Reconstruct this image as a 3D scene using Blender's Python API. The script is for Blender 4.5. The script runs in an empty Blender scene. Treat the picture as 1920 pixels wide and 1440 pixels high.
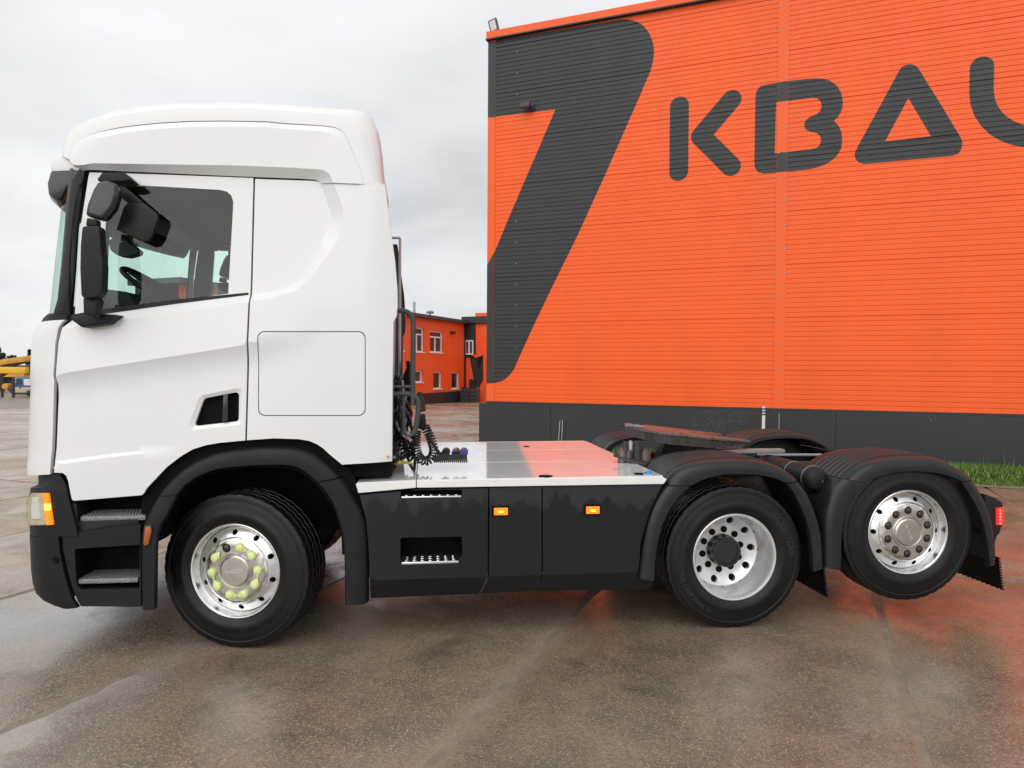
import bpy, bmesh, math, random
from mathutils import Vector, Matrix
from mathutils.geometry import delaunay_2d_cdt

# ------------------------------------------------------------------ camera
SC = bpy.context.scene
COL = SC.collection
FPX, HZ, ROLL, TH = 1331.0, 691.0, 0.0059, math.radians(7.1)
CAM = Vector((1.245, -4.853, 1.8855))
_r = Vector((math.cos(TH), -math.sin(TH), 0)); _f = Vector((math.sin(TH), math.cos(TH), 0)); _u = Vector((0, 0, 1))
_p = math.atan((720 - HZ) / FPX)
FW = _f * math.cos(_p) - _u * math.sin(_p); _u2 = _u * math.cos(_p) + _f * math.sin(_p)
RT = _r * math.cos(ROLL) + _u2 * math.sin(ROLL); UP = _u2 * math.cos(ROLL) - _r * math.sin(ROLL)
cd = bpy.data.cameras.new('camera'); co = bpy.data.objects.new('camera', cd); COL.objects.link(co)
cd.sensor_width = 36; cd.lens = 36 * FPX / 1920; cd.clip_start = 0.05; cd.clip_end = 2000
M = Matrix((RT, UP, -FW)).transposed().to_4x4(); M.translation = CAM; co.matrix_world = M
SC.camera = co

# ------------------------------------------------------------------ sky, sun, exposure
SUN_EL, SUN_AZ = math.radians(36), math.radians(205)      # soft light from behind the camera
w = bpy.data.worlds.new('World'); SC.world = w; w.use_nodes = True
nt = w.node_tree; N = nt.nodes; L = nt.links; N.clear()
out = N.new('ShaderNodeOutputWorld'); bg = N.new('ShaderNodeBackground'); bg.inputs[1].default_value = 0.10
sky = N.new('ShaderNodeTexSky'); sky.sky_type = 'NISHITA'; sky.sun_disc = False
sky.sun_elevation = SUN_EL; sky.sun_rotation = math.pi - SUN_AZ + math.pi
tc = N.new('ShaderNodeTexCoord'); sep = N.new('ShaderNodeSeparateXYZ'); L.new(tc.outputs['Generated'], sep.inputs[0])
ab = N.new('ShaderNodeMath'); ab.operation = 'ABSOLUTE'; L.new(sep.outputs[2], ab.inputs[0])
ad = N.new('ShaderNodeMath'); ad.operation = 'ADD'; ad.inputs[1].default_value = 0.32; L.new(ab.outputs[0], ad.inputs[0])
dv = N.new('ShaderNodeVectorMath'); dv.operation = 'DIVIDE'
cmb = N.new('ShaderNodeCombineXYZ')
for i in range(3): L.new(ad.outputs[0], cmb.inputs[i])
L.new(tc.outputs['Generated'], dv.inputs[0]); L.new(cmb.outputs[0], dv.inputs[1])
def wn(scale, detail, rough, dist):
    n = N.new('ShaderNodeTexNoise'); n.inputs['Scale'].default_value = scale; n.inputs['Detail'].default_value = detail
    n.inputs['Roughness'].default_value = rough; n.inputs['Distortion'].default_value = dist; L.new(dv.outputs[0], n.inputs['Vector']); return n
n1 = wn(1.5, 6, 0.5, 0.35)
cr = N.new('ShaderNodeValToRGB'); L.new(n1.outputs[0], cr.inputs[0])
els = cr.color_ramp.elements
els[0].position = 0.30; els[0].color = (6.0, 6.15, 6.4, 1)
els[1].position = 0.72; els[1].color = (9.4, 9.42, 9.5, 1)
e = els.new(0.48); e.color = (7.9, 7.98, 8.15, 1)
mx = N.new('ShaderNodeMix'); mx.data_type = 'RGBA'; mx.inputs[0].default_value = 0.93
L.new(sky.outputs[0], mx.inputs[6]); L.new(cr.outputs[0], mx.inputs[7])
L.new(mx.outputs[2], bg.inputs[0]); L.new(bg.outputs[0], out.inputs[0])
sd = bpy.data.lights.new('sun', 'SUN'); sd.energy = 1.5; sd.angle = math.radians(70); sd.color = (1, 0.985, 0.96)
so = bpy.data.objects.new('sun', sd); COL.objects.link(so)
sdir = Vector((math.cos(SUN_EL) * math.sin(SUN_AZ), math.cos(SUN_EL) * math.cos(SUN_AZ), math.sin(SUN_EL)))
so.rotation_euler = (-sdir).to_track_quat('-Z', 'Y').to_euler(); so.location = sdir * 30
vs = SC.view_settings; vs.view_transform = 'Standard'; vs.look = 'None'; vs.gamma = 1; vs.exposure = 0.10; vs.use_curve_mapping = False
SC.cycles.max_bounces = 6; SC.cycles.diffuse_bounces = 3; SC.cycles.glossy_bounces = 3; SC.cycles.transparent_max_bounces = 10; SC.cycles.use_denoising = True

# ------------------------------------------------------------------ helpers
random.seed(7)
def ray(x, y): return FW + RT * ((x - 960) / FPX) - UP * ((y - 720) / FPX)
def at(x, y, Y=0.0):
    d = ray(x, y); return CAM + d * ((Y - CAM.y) / d.y)
def at_z(x, y, Z=0.0):
    d = ray(x, y); return CAM + d * ((Z - CAM.z) / d.z)
def far(x, y, D): return CAM + ray(x, y) * D
def lerp(a, b, t): return a + (b - a) * t

MATS = {}
def nodes(name):
    m = bpy.data.materials.new(name); m.use_nodes = True; MATS[name] = m
    return m, m.node_tree.nodes, m.node_tree.links, m.node_tree.nodes['Principled BSDF']
def mat(name, col, rough=0.5, metal=0.0, coat=0.0, var=0.0, vs_=3.0, bump=0.0, bs=60.0, emit=None, es=0.0, spec=0.5, rvar=0.0, coatr=0.08, streak=1.0):
    m, n, l, b = nodes(name)
    c4 = (*col, 1); b.inputs['Base Color'].default_value = c4; b.inputs['Roughness'].default_value = rough
    b.inputs['Metallic'].default_value = metal; b.inputs['Coat Weight'].default_value = coat; b.inputs['Coat Roughness'].default_value = coatr
    b.inputs['Specular IOR Level'].default_value = spec
    if emit: b.inputs['Emission Color'].default_value = (*emit, 1); b.inputs['Emission Strength'].default_value = es
    g = n.new('ShaderNodeNewGeometry')
    if var or rvar:
        t = n.new('ShaderNodeTexNoise'); t.inputs['Scale'].default_value = vs_; t.inputs['Detail'].default_value = 8; t.inputs['Roughness'].default_value = 0.62
        mpg = n.new('ShaderNodeMapping'); mpg.inputs['Scale'].default_value = (1, 1, streak); l.new(g.outputs['Position'], mpg.inputs[0]); l.new(mpg.outputs[0], t.inputs['Vector'])
        if var:
            mp = n.new('ShaderNodeMapRange'); mp.inputs[1].default_value = 0.3; mp.inputs[2].default_value = 0.7
            mp.inputs[3].default_value = 1 - var; mp.inputs[4].default_value = 1 + var * 0.6; l.new(t.outputs[0], mp.inputs[0])
            v = n.new('ShaderNodeVectorMath'); v.operation = 'SCALE'; v.inputs[0].default_value = col; l.new(mp.outputs[0], v.inputs['Scale'])
            l.new(v.outputs[0], b.inputs['Base Color'])
        if rvar:
            mp2 = n.new('ShaderNodeMapRange'); mp2.inputs[1].default_value = 0.3; mp2.inputs[2].default_value = 0.7
            mp2.inputs[3].default_value = max(0.02, rough - rvar); mp2.inputs[4].default_value = rough + rvar; l.new(t.outputs[0], mp2.inputs[0]); l.new(mp2.outputs[0], b.inputs['Roughness'])
    if bump:
        t = n.new('ShaderNodeTexNoise'); t.inputs['Scale'].default_value = bs; t.inputs['Detail'].default_value = 4; l.new(g.outputs['Position'], t.inputs['Vector'])
        bp = n.new('ShaderNodeBump'); bp.inputs['Strength'].default_value = bump; bp.inputs['Distance'].default_value = 0.01
        l.new(t.outputs[0], bp.inputs['Height']); l.new(bp.outputs[0], b.inputs['Normal'])
    return m
mat('white', (0.81, 0.81, 0.805), 0.34, coat=0.5, var=0.008, vs_=0.8)
mat('black', (0.0120, 0.0127, 0.0142), 0.50, spec=0.28, var=0.18, vs_=7, bump=0.06, bs=350, rvar=0.1)
mat('fender', (0.0120, 0.0127, 0.0142), 0.36, spec=0.42, var=0.2, vs_=5, rvar=0.1)
mat('black_gloss', (0.012, 0.012, 0.013), 0.22, coat=0.3, var=0.2, vs_=9)
mat('interior', (0.030, 0.031, 0.033), 0.7)
mat('interior_light', (0.075, 0.077, 0.078), 0.8)
mat('void', (0.006, 0.006, 0.0065), 0.8, spec=0.12, var=0.3, vs_=12)
mat('rubber', (0.0048, 0.0048, 0.0052), 0.40, spec=0.34, var=0.35, vs_=11, rvar=0.12, bump=0.08, bs=120)
mat('alu', (0.80, 0.80, 0.80), 0.29, metal=1.0, var=0.12, vs_=14, rvar=0.08)
mat('steel_cover', (0.56, 0.53, 0.49), 0.33, metal=1.0, var=0.14, vs_=9, rvar=0.08)
mat('silver', (0.74, 0.74, 0.74), 0.34, metal=0.65, var=0.12, vs_=10)
mat('deck', (0.96, 0.965, 0.965), 0.07, metal=0.36, var=0.06, vs_=5, rvar=0.03, spec=0.8)
mat('deck_edge', (0.86, 0.86, 0.85), 0.35, metal=0.1, var=0.05, vs_=9)
mat('amber', (0.95, 0.22, 0.01), 0.2, emit=(1, 0.25, 0.01), es=0.75, var=0.12, vs_=60)
mat('amber_core', (1.0, 0.5, 0.05), 0.2, emit=(1, 0.5, 0.06), es=2.2)
mat('amber_dark', (0.42, 0.10, 0.015), 0.2, var=0.3, vs_=80)
mat('red_lamp', (0.8, 0.02, 0.02), 0.2, emit=(1, 0.02, 0.02), es=0.7)
mat('red_lens_off', (0.5, 0.02, 0.02), 0.2)
mat('red_core', (1.0, 0.25, 0.2), 0.2, emit=(1, 0.2, 0.15), es=2.0)
mat('reflector', (0.80, 0.72, 0.55), 0.25, metal=0.4, var=0.2, vs_=30)
mat('lime', (0.72, 0.82, 0.34), 0.5, var=0.08, vs_=40)
mat('grease', (0.12, 0.085, 0.072), 0.5, var=0.45, vs_=12, bump=0.5, bs=45, coat=0.4)
mat('iron', (0.040, 0.034, 0.030), 0.55, var=0.5, vs_=25, bump=0.4, bs=60)
mat('hose', (0.014, 0.014, 0.016), 0.42, var=0.2, vs_=30)
mat('hose_yellow', (0.55, 0.42, 0.03), 0.5, var=0.2, vs_=30)
mat('purple', (0.05, 0.04, 0.22), 0.4)
mat('blue', (0.02, 0.28, 0.62), 0.4)
mat('tube_grey', (0.055, 0.058, 0.062), 0.5, var=0.2, vs_=20)
mat('steel_grey', (0.32, 0.32, 0.32), 0.5, metal=0.5, var=0.2, vs_=8)
mat('tread_plate', (0.30, 0.30, 0.31), 0.45, metal=0.6, var=0.3, vs_=90, bump=0.9, bs=110)
mat('mirror_dark', (0.012, 0.0125, 0.010), 0.35, spec=0.25, var=0.3, vs_=9)
mat('mirror_glass', (0.75, 0.78, 0.74), 0.03, metal=1.0)
mat('orange', (0.92, 0.128, 0.024), 0.45, var=0.06, vs_=1.3, rvar=0.08, spec=0.3, streak=0.12)
mat('orange_dull', (0.92, 0.105, 0.018), 0.5, var=0.05, vs_=1.0)
mat('charcoal', (0.033, 0.0325, 0.034), 0.45, streak=0.15, var=0.12, vs_=1.6, spec=0.4)
mat('charcoal_dark', (0.022, 0.022, 0.025), 0.5, var=0.15, vs_=1.5)
mat('roof_sheet', (0.05, 0.05, 0.055), 0.5, var=0.2)
mat('pvc', (0.78, 0.79, 0.80), 0.35, var=0.03)
mat('dark_pane', (0.03, 0.034, 0.038), 0.06, var=0.3, vs_=1.2, spec=0.8)
mat('yellow', (0.82, 0.47, 0.015), 0.4, var=0.12, vs_=2)
mat('yellow_worn', (0.62, 0.30, 0.03), 0.5, var=0.25, vs_=1.5)
mat('van_blue', (0.02, 0.13, 0.30), 0.3, coat=0.5, var=0.05)
mat('beige', (0.50, 0.44, 0.36), 0.4, var=0.08)
mat('conifer', (0.030, 0.045, 0.030), 0.8, var=0.3, vs_=2)
mat('bark', (0.07, 0.05, 0.04), 0.9, var=0.3)
mat('galv', (0.45, 0.46, 0.46), 0.45, metal=0.6, var=0.15, vs_=12)
mat('stake_white', (0.78, 0.77, 0.73), 0.5, var=0.1, vs_=20)
mat('text_dark', (0.03, 0.03, 0.03), 0.5)
mat('tyre_text', (0.022, 0.022, 0.023), 0.6)
mat('text_emboss', (0.72, 0.70, 0.66), 0.25, metal=1.0)
mat('joint_sand', (0.265, 0.215, 0.160), 0.5, var=0.3, vs_=9, bump=0.5, bs=90)
def glass(name, tint, refl=1.0):
    m = bpy.data.materials.new(name); m.use_nodes = True; MATS[name] = m; n = m.node_tree.nodes; l = m.node_tree.links; n.clear()
    o = n.new('ShaderNodeOutputMaterial'); t = n.new('ShaderNodeBsdfTransparent'); t.inputs[0].default_value = (*tint, 1)
    g = n.new('ShaderNodeBsdfGlossy'); g.inputs['Roughness'].default_value = 0.01; x = n.new('ShaderNodeMixShader')
    ge = n.new('ShaderNodeNewGeometry'); dt = n.new('ShaderNodeVectorMath'); dt.operation = 'DOT_PRODUCT'; l.new(ge.outputs['Incoming'], dt.inputs[0]); l.new(ge.outputs['Normal'], dt.inputs[1])
    def mth(op, a, b):
        q = n.new('ShaderNodeMath'); q.operation = op
        for i, v in enumerate((a, b)):
            if v is None: continue
            if isinstance(v, (int, float)): q.inputs[i].default_value = v
            else: l.new(v, q.inputs[i])
        return q.outputs[0]
    c_ = mth('ABSOLUTE', dt.outputs['Value'], None); p_ = mth('POWER', mth('SUBTRACT', 1.0, c_), 5.0); fr_ = mth('ADD', mth('MULTIPLY', p_, 0.95 * refl), 0.05 * refl)
    l.new(fr_, x.inputs[0]); l.new(t.outputs[0], x.inputs[1]); l.new(g.outputs[0], x.inputs[2]); l.new(x.outputs[0], o.inputs[0])
glass('glass', (0.80, 0.95, 0.89)); glass('glass_screen', (0.74, 0.92, 0.85)); glass('lens', (0.93, 0.92, 0.88)); glass('visor_smoke', (0.05, 0.055, 0.06))

def skirt_material():
    m, n, l, b = nodes('skirt'); b.inputs['Roughness'].default_value = 0.33; b.inputs['Coat Weight'].default_value = 0.0; b.inputs['Specular IOR Level'].default_value = 0.32
    g = n.new('ShaderNodeNewGeometry'); s = n.new('ShaderNodeSeparateXYZ'); l.new(g.outputs['Position'], s.inputs[0])
    mp = n.new('ShaderNodeMapping'); mp.inputs['Scale'].default_value = (7, 7, 2.2); l.new(g.outputs['Position'], mp.inputs[0])
    t = n.new('ShaderNodeTexNoise'); t.inputs['Scale'].default_value = 1.0; t.inputs['Detail'].default_value = 9; t.inputs['Roughness'].default_value = 0.65; l.new(mp.outputs[0], t.inputs['Vector'])
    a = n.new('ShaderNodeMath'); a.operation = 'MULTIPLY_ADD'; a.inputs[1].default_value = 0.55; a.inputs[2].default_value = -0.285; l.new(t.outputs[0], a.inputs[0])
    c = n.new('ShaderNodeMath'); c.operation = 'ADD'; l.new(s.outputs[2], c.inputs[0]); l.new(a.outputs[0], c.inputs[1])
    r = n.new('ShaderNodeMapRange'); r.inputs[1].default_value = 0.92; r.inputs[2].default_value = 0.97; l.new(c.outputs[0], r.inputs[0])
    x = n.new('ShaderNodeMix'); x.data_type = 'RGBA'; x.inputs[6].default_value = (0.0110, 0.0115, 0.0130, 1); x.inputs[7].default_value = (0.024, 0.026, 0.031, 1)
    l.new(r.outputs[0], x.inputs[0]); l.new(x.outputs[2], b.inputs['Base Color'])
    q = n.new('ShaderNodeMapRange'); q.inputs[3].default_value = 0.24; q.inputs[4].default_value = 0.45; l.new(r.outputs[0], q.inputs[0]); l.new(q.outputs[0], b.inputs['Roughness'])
skirt_material()

def plinth_material():
    m, n, l, b = nodes('plinth'); b.inputs['Roughness'].default_value = 0.55
    g = n.new('ShaderNodeNewGeometry')
    t = n.new('ShaderNodeTexNoise'); t.inputs['Scale'].default_value = 0.5; t.inputs['Detail'].default_value = 6; l.new(g.outputs['Position'], t.inputs['Vector'])
    v = n.new('ShaderNodeTexVoronoi'); v.inputs['Scale'].default_value = 22; v.inputs['Randomness'].default_value = 1; l.new(g.outputs['Position'], v.inputs['Vector'])
    lt = n.new('ShaderNodeMath'); lt.operation = 'LESS_THAN'; lt.inputs[1].default_value = 0.17; l.new(v.outputs['Distance'], lt.inputs[0])
    t2 = n.new('ShaderNodeTexNoise'); t2.inputs['Scale'].default_value = 0.55; t2.inputs['Detail'].default_value = 3; l.new(g.outputs['Position'], t2.inputs['Vector'])
    gt = n.new('ShaderNodeMath'); gt.operation = 'GREATER_THAN'; gt.inputs[1].default_value = 0.60; l.new(t2.outputs[0], gt.inputs[0])
    mu = n.new('ShaderNodeMath'); mu.operation = 'MULTIPLY'; l.new(lt.outputs[0], mu.inputs[0]); l.new(gt.outputs[0], mu.inputs[1])
    mu2 = n.new('ShaderNodeMath'); mu2.operation = 'MULTIPLY'; mu2.inputs[1].default_value = 0.6; l.new(mu.outputs[0], mu2.inputs[0])
    x0 = n.new('ShaderNodeMix'); x0.data_type = 'RGBA'; x0.inputs[6].default_value = (0.020, 0.020, 0.0215, 1); x0.inputs[7].default_value = (0.032, 0.032, 0.034, 1); l.new(t.outputs[0], x0.inputs[0])
    x = n.new('ShaderNodeMix'); x.data_type = 'RGBA'; x.inputs[7].default_value = (0.26, 0.25, 0.24, 1); l.new(x0.outputs[2], x.inputs[6]); l.new(mu2.outputs[0], x.inputs[0]); l.new(x.outputs[2], b.inputs['Base Color'])
plinth_material()

SLAB_A = math.radians(60.5); SU = Vector((math.cos(SLAB_A), math.sin(SLAB_A), 0)); SN = Vector((math.sin(SLAB_A), -math.cos(SLAB_A), 0))
def ground_material(name, base_gain=1.0, wetk=1.0):
    m, n, l, b = nodes(name); g = n.new('ShaderNodeNewGeometry'); P = g.outputs['Position']
    def noise(s, d=5, r=0.55, dist=0.0, vec=P):
        t = n.new('ShaderNodeTexNoise'); t.inputs['Scale'].default_value = s; t.inputs['Detail'].default_value = d; t.inputs['Roughness'].default_value = r
        t.inputs['Distortion'].default_value = dist; l.new(vec, t.inputs['Vector']); return t.outputs[0]
    def rng(s, a, bb, c=0.0, d=1.0):
        q = n.new('ShaderNodeMapRange'); q.inputs[1].default_value = a; q.inputs[2].default_value = bb; q.inputs[3].default_value = c; q.inputs[4].default_value = d; l.new(s, q.inputs[0]); return q.outputs[0]
    def mix(f, a, c):
        q = n.new('ShaderNodeMix'); q.data_type = 'RGBA'
        if isinstance(f, float): q.inputs[0].default_value = f
        else: l.new(f, q.inputs[0])
        for i, k in ((6, a), (7, c)):
            if isinstance(k, tuple): q.inputs[i].default_value = (*[v * base_gain for v in k], 1)
            else: l.new(k, q.inputs[i])
        return q.outputs[2]
    big = noise(0.45, 4, 0.6, 0.3); mid = noise(2.2, 6, 0.62, 0.2); fine = noise(38, 4, 0.65)
    c = mix(rng(big, 0.36, 0.64), (0.232, 0.186, 0.122), (0.250, 0.174, 0.130))
    c = mix(rng(mid, 0.42, 0.72), c, (0.128, 0.104, 0.074))
    c = mix(rng(fine, 0.45, 0.75, 0, 0.65), c, (0.056, 0.045, 0.034))
    v = n.new('ShaderNodeTexVoronoi'); v.inputs['Scale'].default_value = 95; l.new(P, v.inputs['Vector'])
    sp = n.new('ShaderNodeSeparateColor'); l.new(v.outputs['Color'], sp.inputs[0])
    st = n.new('ShaderNodeMath'); st.operation = 'MULTIPLY'
    l.new(rng(sp.outputs[0], 0.58, 0.72), st.inputs[0]); l.new(rng(v.outputs['Distance'], 0.46, 0.30), st.inputs[1])
    c = mix(st.outputs[0], c, mix(sp.outputs[1], (0.50, 0.41, 0.25), (0.36, 0.29, 0.23)))
    dp = n.new('ShaderNodeVectorMath'); dp.operation = 'DOT_PRODUCT'; l.new(P, dp.inputs[0]); dp.inputs[1].default_value = tuple(SN)
    def mth(op, a, bb):
        q = n.new('ShaderNodeMath'); q.operation = op
        for i, k in enumerate((a, bb)):
            if isinstance(k, (int, float)): q.inputs[i].default_value = k
            elif k is not None: l.new(k, q.inputs[i])
        return q.outputs[0]
    fr = mth('FRACT', mth('DIVIDE', mth('ADD', dp.outputs['Value'], 0.33 + 2.185 * 40), 2.185), None)
    dj = mth('MULTIPLY', mth('SUBTRACT', 0.5, mth('ABSOLUTE', mth('SUBTRACT', fr, 0.5), None)), 2.185)
    spill = mth('MULTIPLY', rng(mth('ADD', dj, mth('MULTIPLY', mth('SUBTRACT', noise(6, 6, 0.7), 0.5), 0.30)), 0.0, 0.16, 0.9, 0.0), rng(noise(0.8, 3, 0.5), 0.40, 0.62, 0.2, 0.9))
    c = mix(spill, c, mix(fine, (0.36, 0.29, 0.215), (0.20, 0.155, 0.115)))
    vc = n.new('ShaderNodeTexVoronoi'); vc.feature = 'DISTANCE_TO_EDGE'; vc.inputs['Scale'].default_value = 0.42; wv = n.new('ShaderNodeVectorMath'); wv.operation = 'ADD'
    nz = n.new('ShaderNodeTexNoise'); nz.inputs['Scale'].default_value = 1.6; nz.inputs['Detail'].default_value = 7; l.new(P, nz.inputs['Vector']); sv = n.new('ShaderNodeVectorMath'); sv.operation = 'SCALE'; sv.inputs['Scale'].default_value = 0.9; l.new(nz.outputs['Color'], sv.inputs[0])
    l.new(P, wv.inputs[0]); l.new(sv.outputs[0], wv.inputs[1]); l.new(wv.outputs[0], vc.inputs['Vector'])
    crack = mth('MULTIPLY', rng(vc.outputs['Distance'], 0.0, 0.003, 0.40, 0.0), rng(noise(0.35, 2, 0.5), 0.54, 0.60))
    c = mix(crack, c, (0.03, 0.025, 0.02))
    c = mix(rng(noise(1.1, 5, 0.6, 0.8), 0.60, 0.74, 0.0, 0.6), c, (0.060, 0.050, 0.040))
    l.new(c, b.inputs['Base Color'])
    wet = noise(0.55, 5, 0.6, 0.5); wet2 = noise(3.1, 4, 0.6)
    wm = n.new('ShaderNodeMath'); wm.operation = 'MULTIPLY_ADD'; wm.inputs[1].default_value = 0.35; l.new(wet2, wm.inputs[0]); l.new(wet, wm.inputs[2])
    wetm = rng(wm.outputs[0], 0.60, 0.72)
    l.new(rng(wetm, 0, 1, 0.48, 0.26), b.inputs['Roughness'])
    b.inputs['Specular IOR Level'].default_value = 0.45
    l.new(rng(wetm, 0, 1, 0.40 * wetk, 1.0 * wetk), b.inputs['Coat Weight']); l.new(rng(wetm, 0, 1, 0.33, 0.13), b.inputs['Coat Roughness']); b.inputs['Coat IOR'].default_value = 1.48
    h = n.new('ShaderNodeMath'); h.operation = 'MULTIPLY_ADD'; h.inputs[1].default_value = 0.5; l.new(st.outputs[0], h.inputs[0]); l.new(noise(75, 3, 0.6), h.inputs[2])
    bp = n.new('ShaderNodeBump'); bp.inputs['Distance'].default_value = 0.008; l.new(rng(wetm, 0, 1, 0.9, 0.45), bp.inputs['Strength'])
    l.new(h.outputs[0], bp.inputs['Height']); l.new(bp.outputs[0], b.inputs['Normal'])
    bp2 = n.new('ShaderNodeBump'); bp2.inputs['Distance'].default_value = 0.006; bp2.inputs['Strength'].default_value = 0.30
    l.new(h.outputs[0], bp2.inputs['Height']); l.new(bp2.outputs[0], b.inputs['Coat Normal'])
ground_material('concrete', 1.18); ground_material('yard', 1.75, 0.4)

def grass_material():
    m, n, l, b = nodes('grass'); b.inputs['Roughness'].default_value = 0.55
    o = n.new('ShaderNodeNewGeometry'); r = n.new('ShaderNodeValToRGB'); l.new(o.outputs['Random Per Island'], r.inputs[0])
    r.color_ramp.elements[0].color = (0.055, 0.14, 0.018, 1); r.color_ramp.elements[1].color = (0.20, 0.30, 0.055, 1)
    e = r.color_ramp.elements.new(0.9); e.color = (0.13, 0.26, 0.035, 1); e = r.color_ramp.elements.new(0.95); e.color = (0.34, 0.30, 0.14, 1)
    l.new(r.outputs[0], b.inputs['Base Color']); b.inputs['Subsurface Weight'].default_value = 0.0
grass_material()

# ---------------------------------------------------------------- mesh builder
def tag(o, label=None, cat=None, group=None, kind=None):
    if label: o['label'] = label
    if cat: o['category'] = cat
    if group: o['group'] = group
    if kind: o['kind'] = kind
    return o
def empty(name, loc=(0, 0, 0), parent=None, rot=(0, 0, 0)):
    o = bpy.data.objects.new(name, None); COL.objects.link(o); o.location = loc; o.rotation_euler = rot; o.empty_display_size = 0.3
    if parent: o.parent = parent
    return o
def obj(name, me, parent=None, loc=None, rot=None):
    o = bpy.data.objects.new(name, me); COL.objects.link(o)
    if parent: o.parent = parent
    if loc is not None: o.location = loc
    if rot is not None: o.rotation_euler = rot
    return o
class MB:
    def __init__(s): s.v = []; s.f = []
    def add(s, vs_, fs):
        k = len(s.v); s.v += [tuple(p) for p in vs_]; s.f += [tuple(i + k for i in q) for q in fs]; return s
    def box(s, x0, x1, y0, y1, z0, z1):
        return s.add([(x0, y0, z0), (x1, y0, z0), (x1, y1, z0), (x0, y1, z0), (x0, y0, z1), (x1, y0, z1), (x1, y1, z1), (x0, y1, z1)],
                     [(0, 3, 2, 1), (4, 5, 6, 7), (0, 1, 5, 4), (1, 2, 6, 5), (2, 3, 7, 6), (3, 0, 4, 7)])
    def prism(s, a, b):                      # two matching outlines
        n = len(a); return s.add(list(a) + list(b), [tuple(range(n - 1, -1, -1)), tuple(range(n, 2 * n))] + [(i, (i + 1) % n, n + (i + 1) % n, n + i) for i in range(n)])
    def pxz(s, poly, y0, y1):                # polygon of (x, z) swept in Y
        return s.prism([(x, y0, z) for x, z in poly], [(x, y1, z) for x, z in poly])
    def loft(s, rows, closed=False):
        n = len(rows[0]); k = []
        for i in range(len(rows) - 1):
            for j in range(n if closed else n - 1):
                j2 = (j + 1) % n; k.append((i * n + j, i * n + j2, (i + 1) * n + j2, (i + 1) * n + j))
        return s.add([p for r in rows for p in r], k)
    def tube(s, pts, r, n=10, cap=True):
        pts = [Vector(p) for p in pts]; rows = []; up = Vector((0, 0, 1)); prev = None
        for i, p in enumerate(pts):
            d = (pts[min(i + 1, len(pts) - 1)] - pts[max(i - 1, 0)]).normalized()
            a = prev if prev is not None else (up if abs(d.z) < 0.9 else Vector((1, 0, 0)))
            a = (a - d * a.dot(d)).normalized(); prev = a; b = d.cross(a); rr = r[i] if isinstance(r, (list, tuple)) else r
            rows.append([p + (a * math.cos(t) + b * math.sin(t)) * rr for t in (2 * math.pi * k / n for k in range(n))])
        k0 = len(s.v); s.loft(rows, True)
        if cap:
            m = len(rows); s.f.append(tuple(k0 + j for j in range(n - 1, -1, -1))); s.f.append(tuple(k0 + (m - 1) * n + j for j in range(n)))
        return s
    def lathe(s, prof, n=48, close=False):   # (radius, y) about the Y axis
        rows = [[(r * math.cos(2 * math.pi * k / n), y, r * math.sin(2 * math.pi * k / n)) for k in range(n)] for r, y in prof]
        if close: rows.append(rows[0])
        return s.loft(rows, True)
    def mesh(s, name, m, smooth=35, bevel=0, seg=2, weld=True):
        bm = bmesh.new(); vv = [bm.verts.new(p) for p in s.v]
        for f in s.f:
            try: bm.faces.new([vv[i] for i in f])
            except ValueError: pass
        if weld: bmesh.ops.remove_doubles(bm, verts=bm.verts[:], dist=1e-5)
        bmesh.ops.recalc_face_normals(bm, faces=bm.faces[:])
        if bevel:
            bm.normal_update()
            ee = [e for e in bm.edges if len(e.link_faces) == 2 and e.calc_face_angle(0) > math.radians(28)]
            bmesh.ops.bevel(bm, geom=ee, offset=bevel, segments=seg, profile=0.6, affect='EDGES', clamp_overlap=True)
        me = bpy.data.meshes.new(name); bm.to_mesh(me); bm.free()
        if smooth: me.shade_smooth(); me.set_sharp_from_angle(angle=math.radians(smooth))
        me.materials.append(MATS[m]); return me
    def build(s, name, m, parent=None, smooth=35, bevel=0, seg=2, loc=None, rot=None, label=None, weld=True):
        o = obj(name, s.mesh(name, m, smooth, bevel, seg, weld), parent, loc, rot)
        if label: o['label'] = label
        return o
def resample(pts, n):
    pts = [Vector(p) for p in pts]; d = [0]
    for a, b in zip(pts, pts[1:]): d.append(d[-1] + (b - a).length)
    out = []; j = 0
    for i in range(n):
        t = d[-1] * i / (n - 1)
        while j < len(d) - 2 and d[j + 1] < t: j += 1
        out.append(pts[j].lerp(pts[j + 1], (t - d[j]) / max(1e-9, d[j + 1] - d[j])))
    return out
def chaikin(p, it=2, closed=True):
    for _ in range(it):
        q = []
        n = len(p)
        for i in range(n if closed else n - 1):
            a, b = p[i], p[(i + 1) % n]
            q.append(tuple(a[k] * 0.75 + b[k] * 0.25 for k in range(len(a)))); q.append(tuple(a[k] * 0.25 + b[k] * 0.75 for k in range(len(a))))
        p = q if closed else [p[0]] + q + [p[-1]]
    return p
def inside(p, poly):
    x, y = p; c = False; n = len(poly); j = n - 1
    for i in range(n):
        xi, yi = poly[i]; xj, yj = poly[j]
        if (yi > y) != (yj > y) and x < (xj - xi) * (y - yi) / (yj - yi) + xi: c = not c
        j = i
    return c
def segdist(p, path, closed=False):
    best = 1e9; n = len(path)
    for i in range(n if closed else n - 1):
        ax, ay = path[i]; bx, by = path[(i + 1) % n]; dx, dy = bx - ax, by - ay; q = dx * dx + dy * dy
        t = 0 if q == 0 else max(0, min(1, ((p[0] - ax) * dx + (p[1] - ay) * dy) / q))
        best = min(best, math.hypot(p[0] - ax - t * dx, p[1] - ay - t * dy))
    return best
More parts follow.
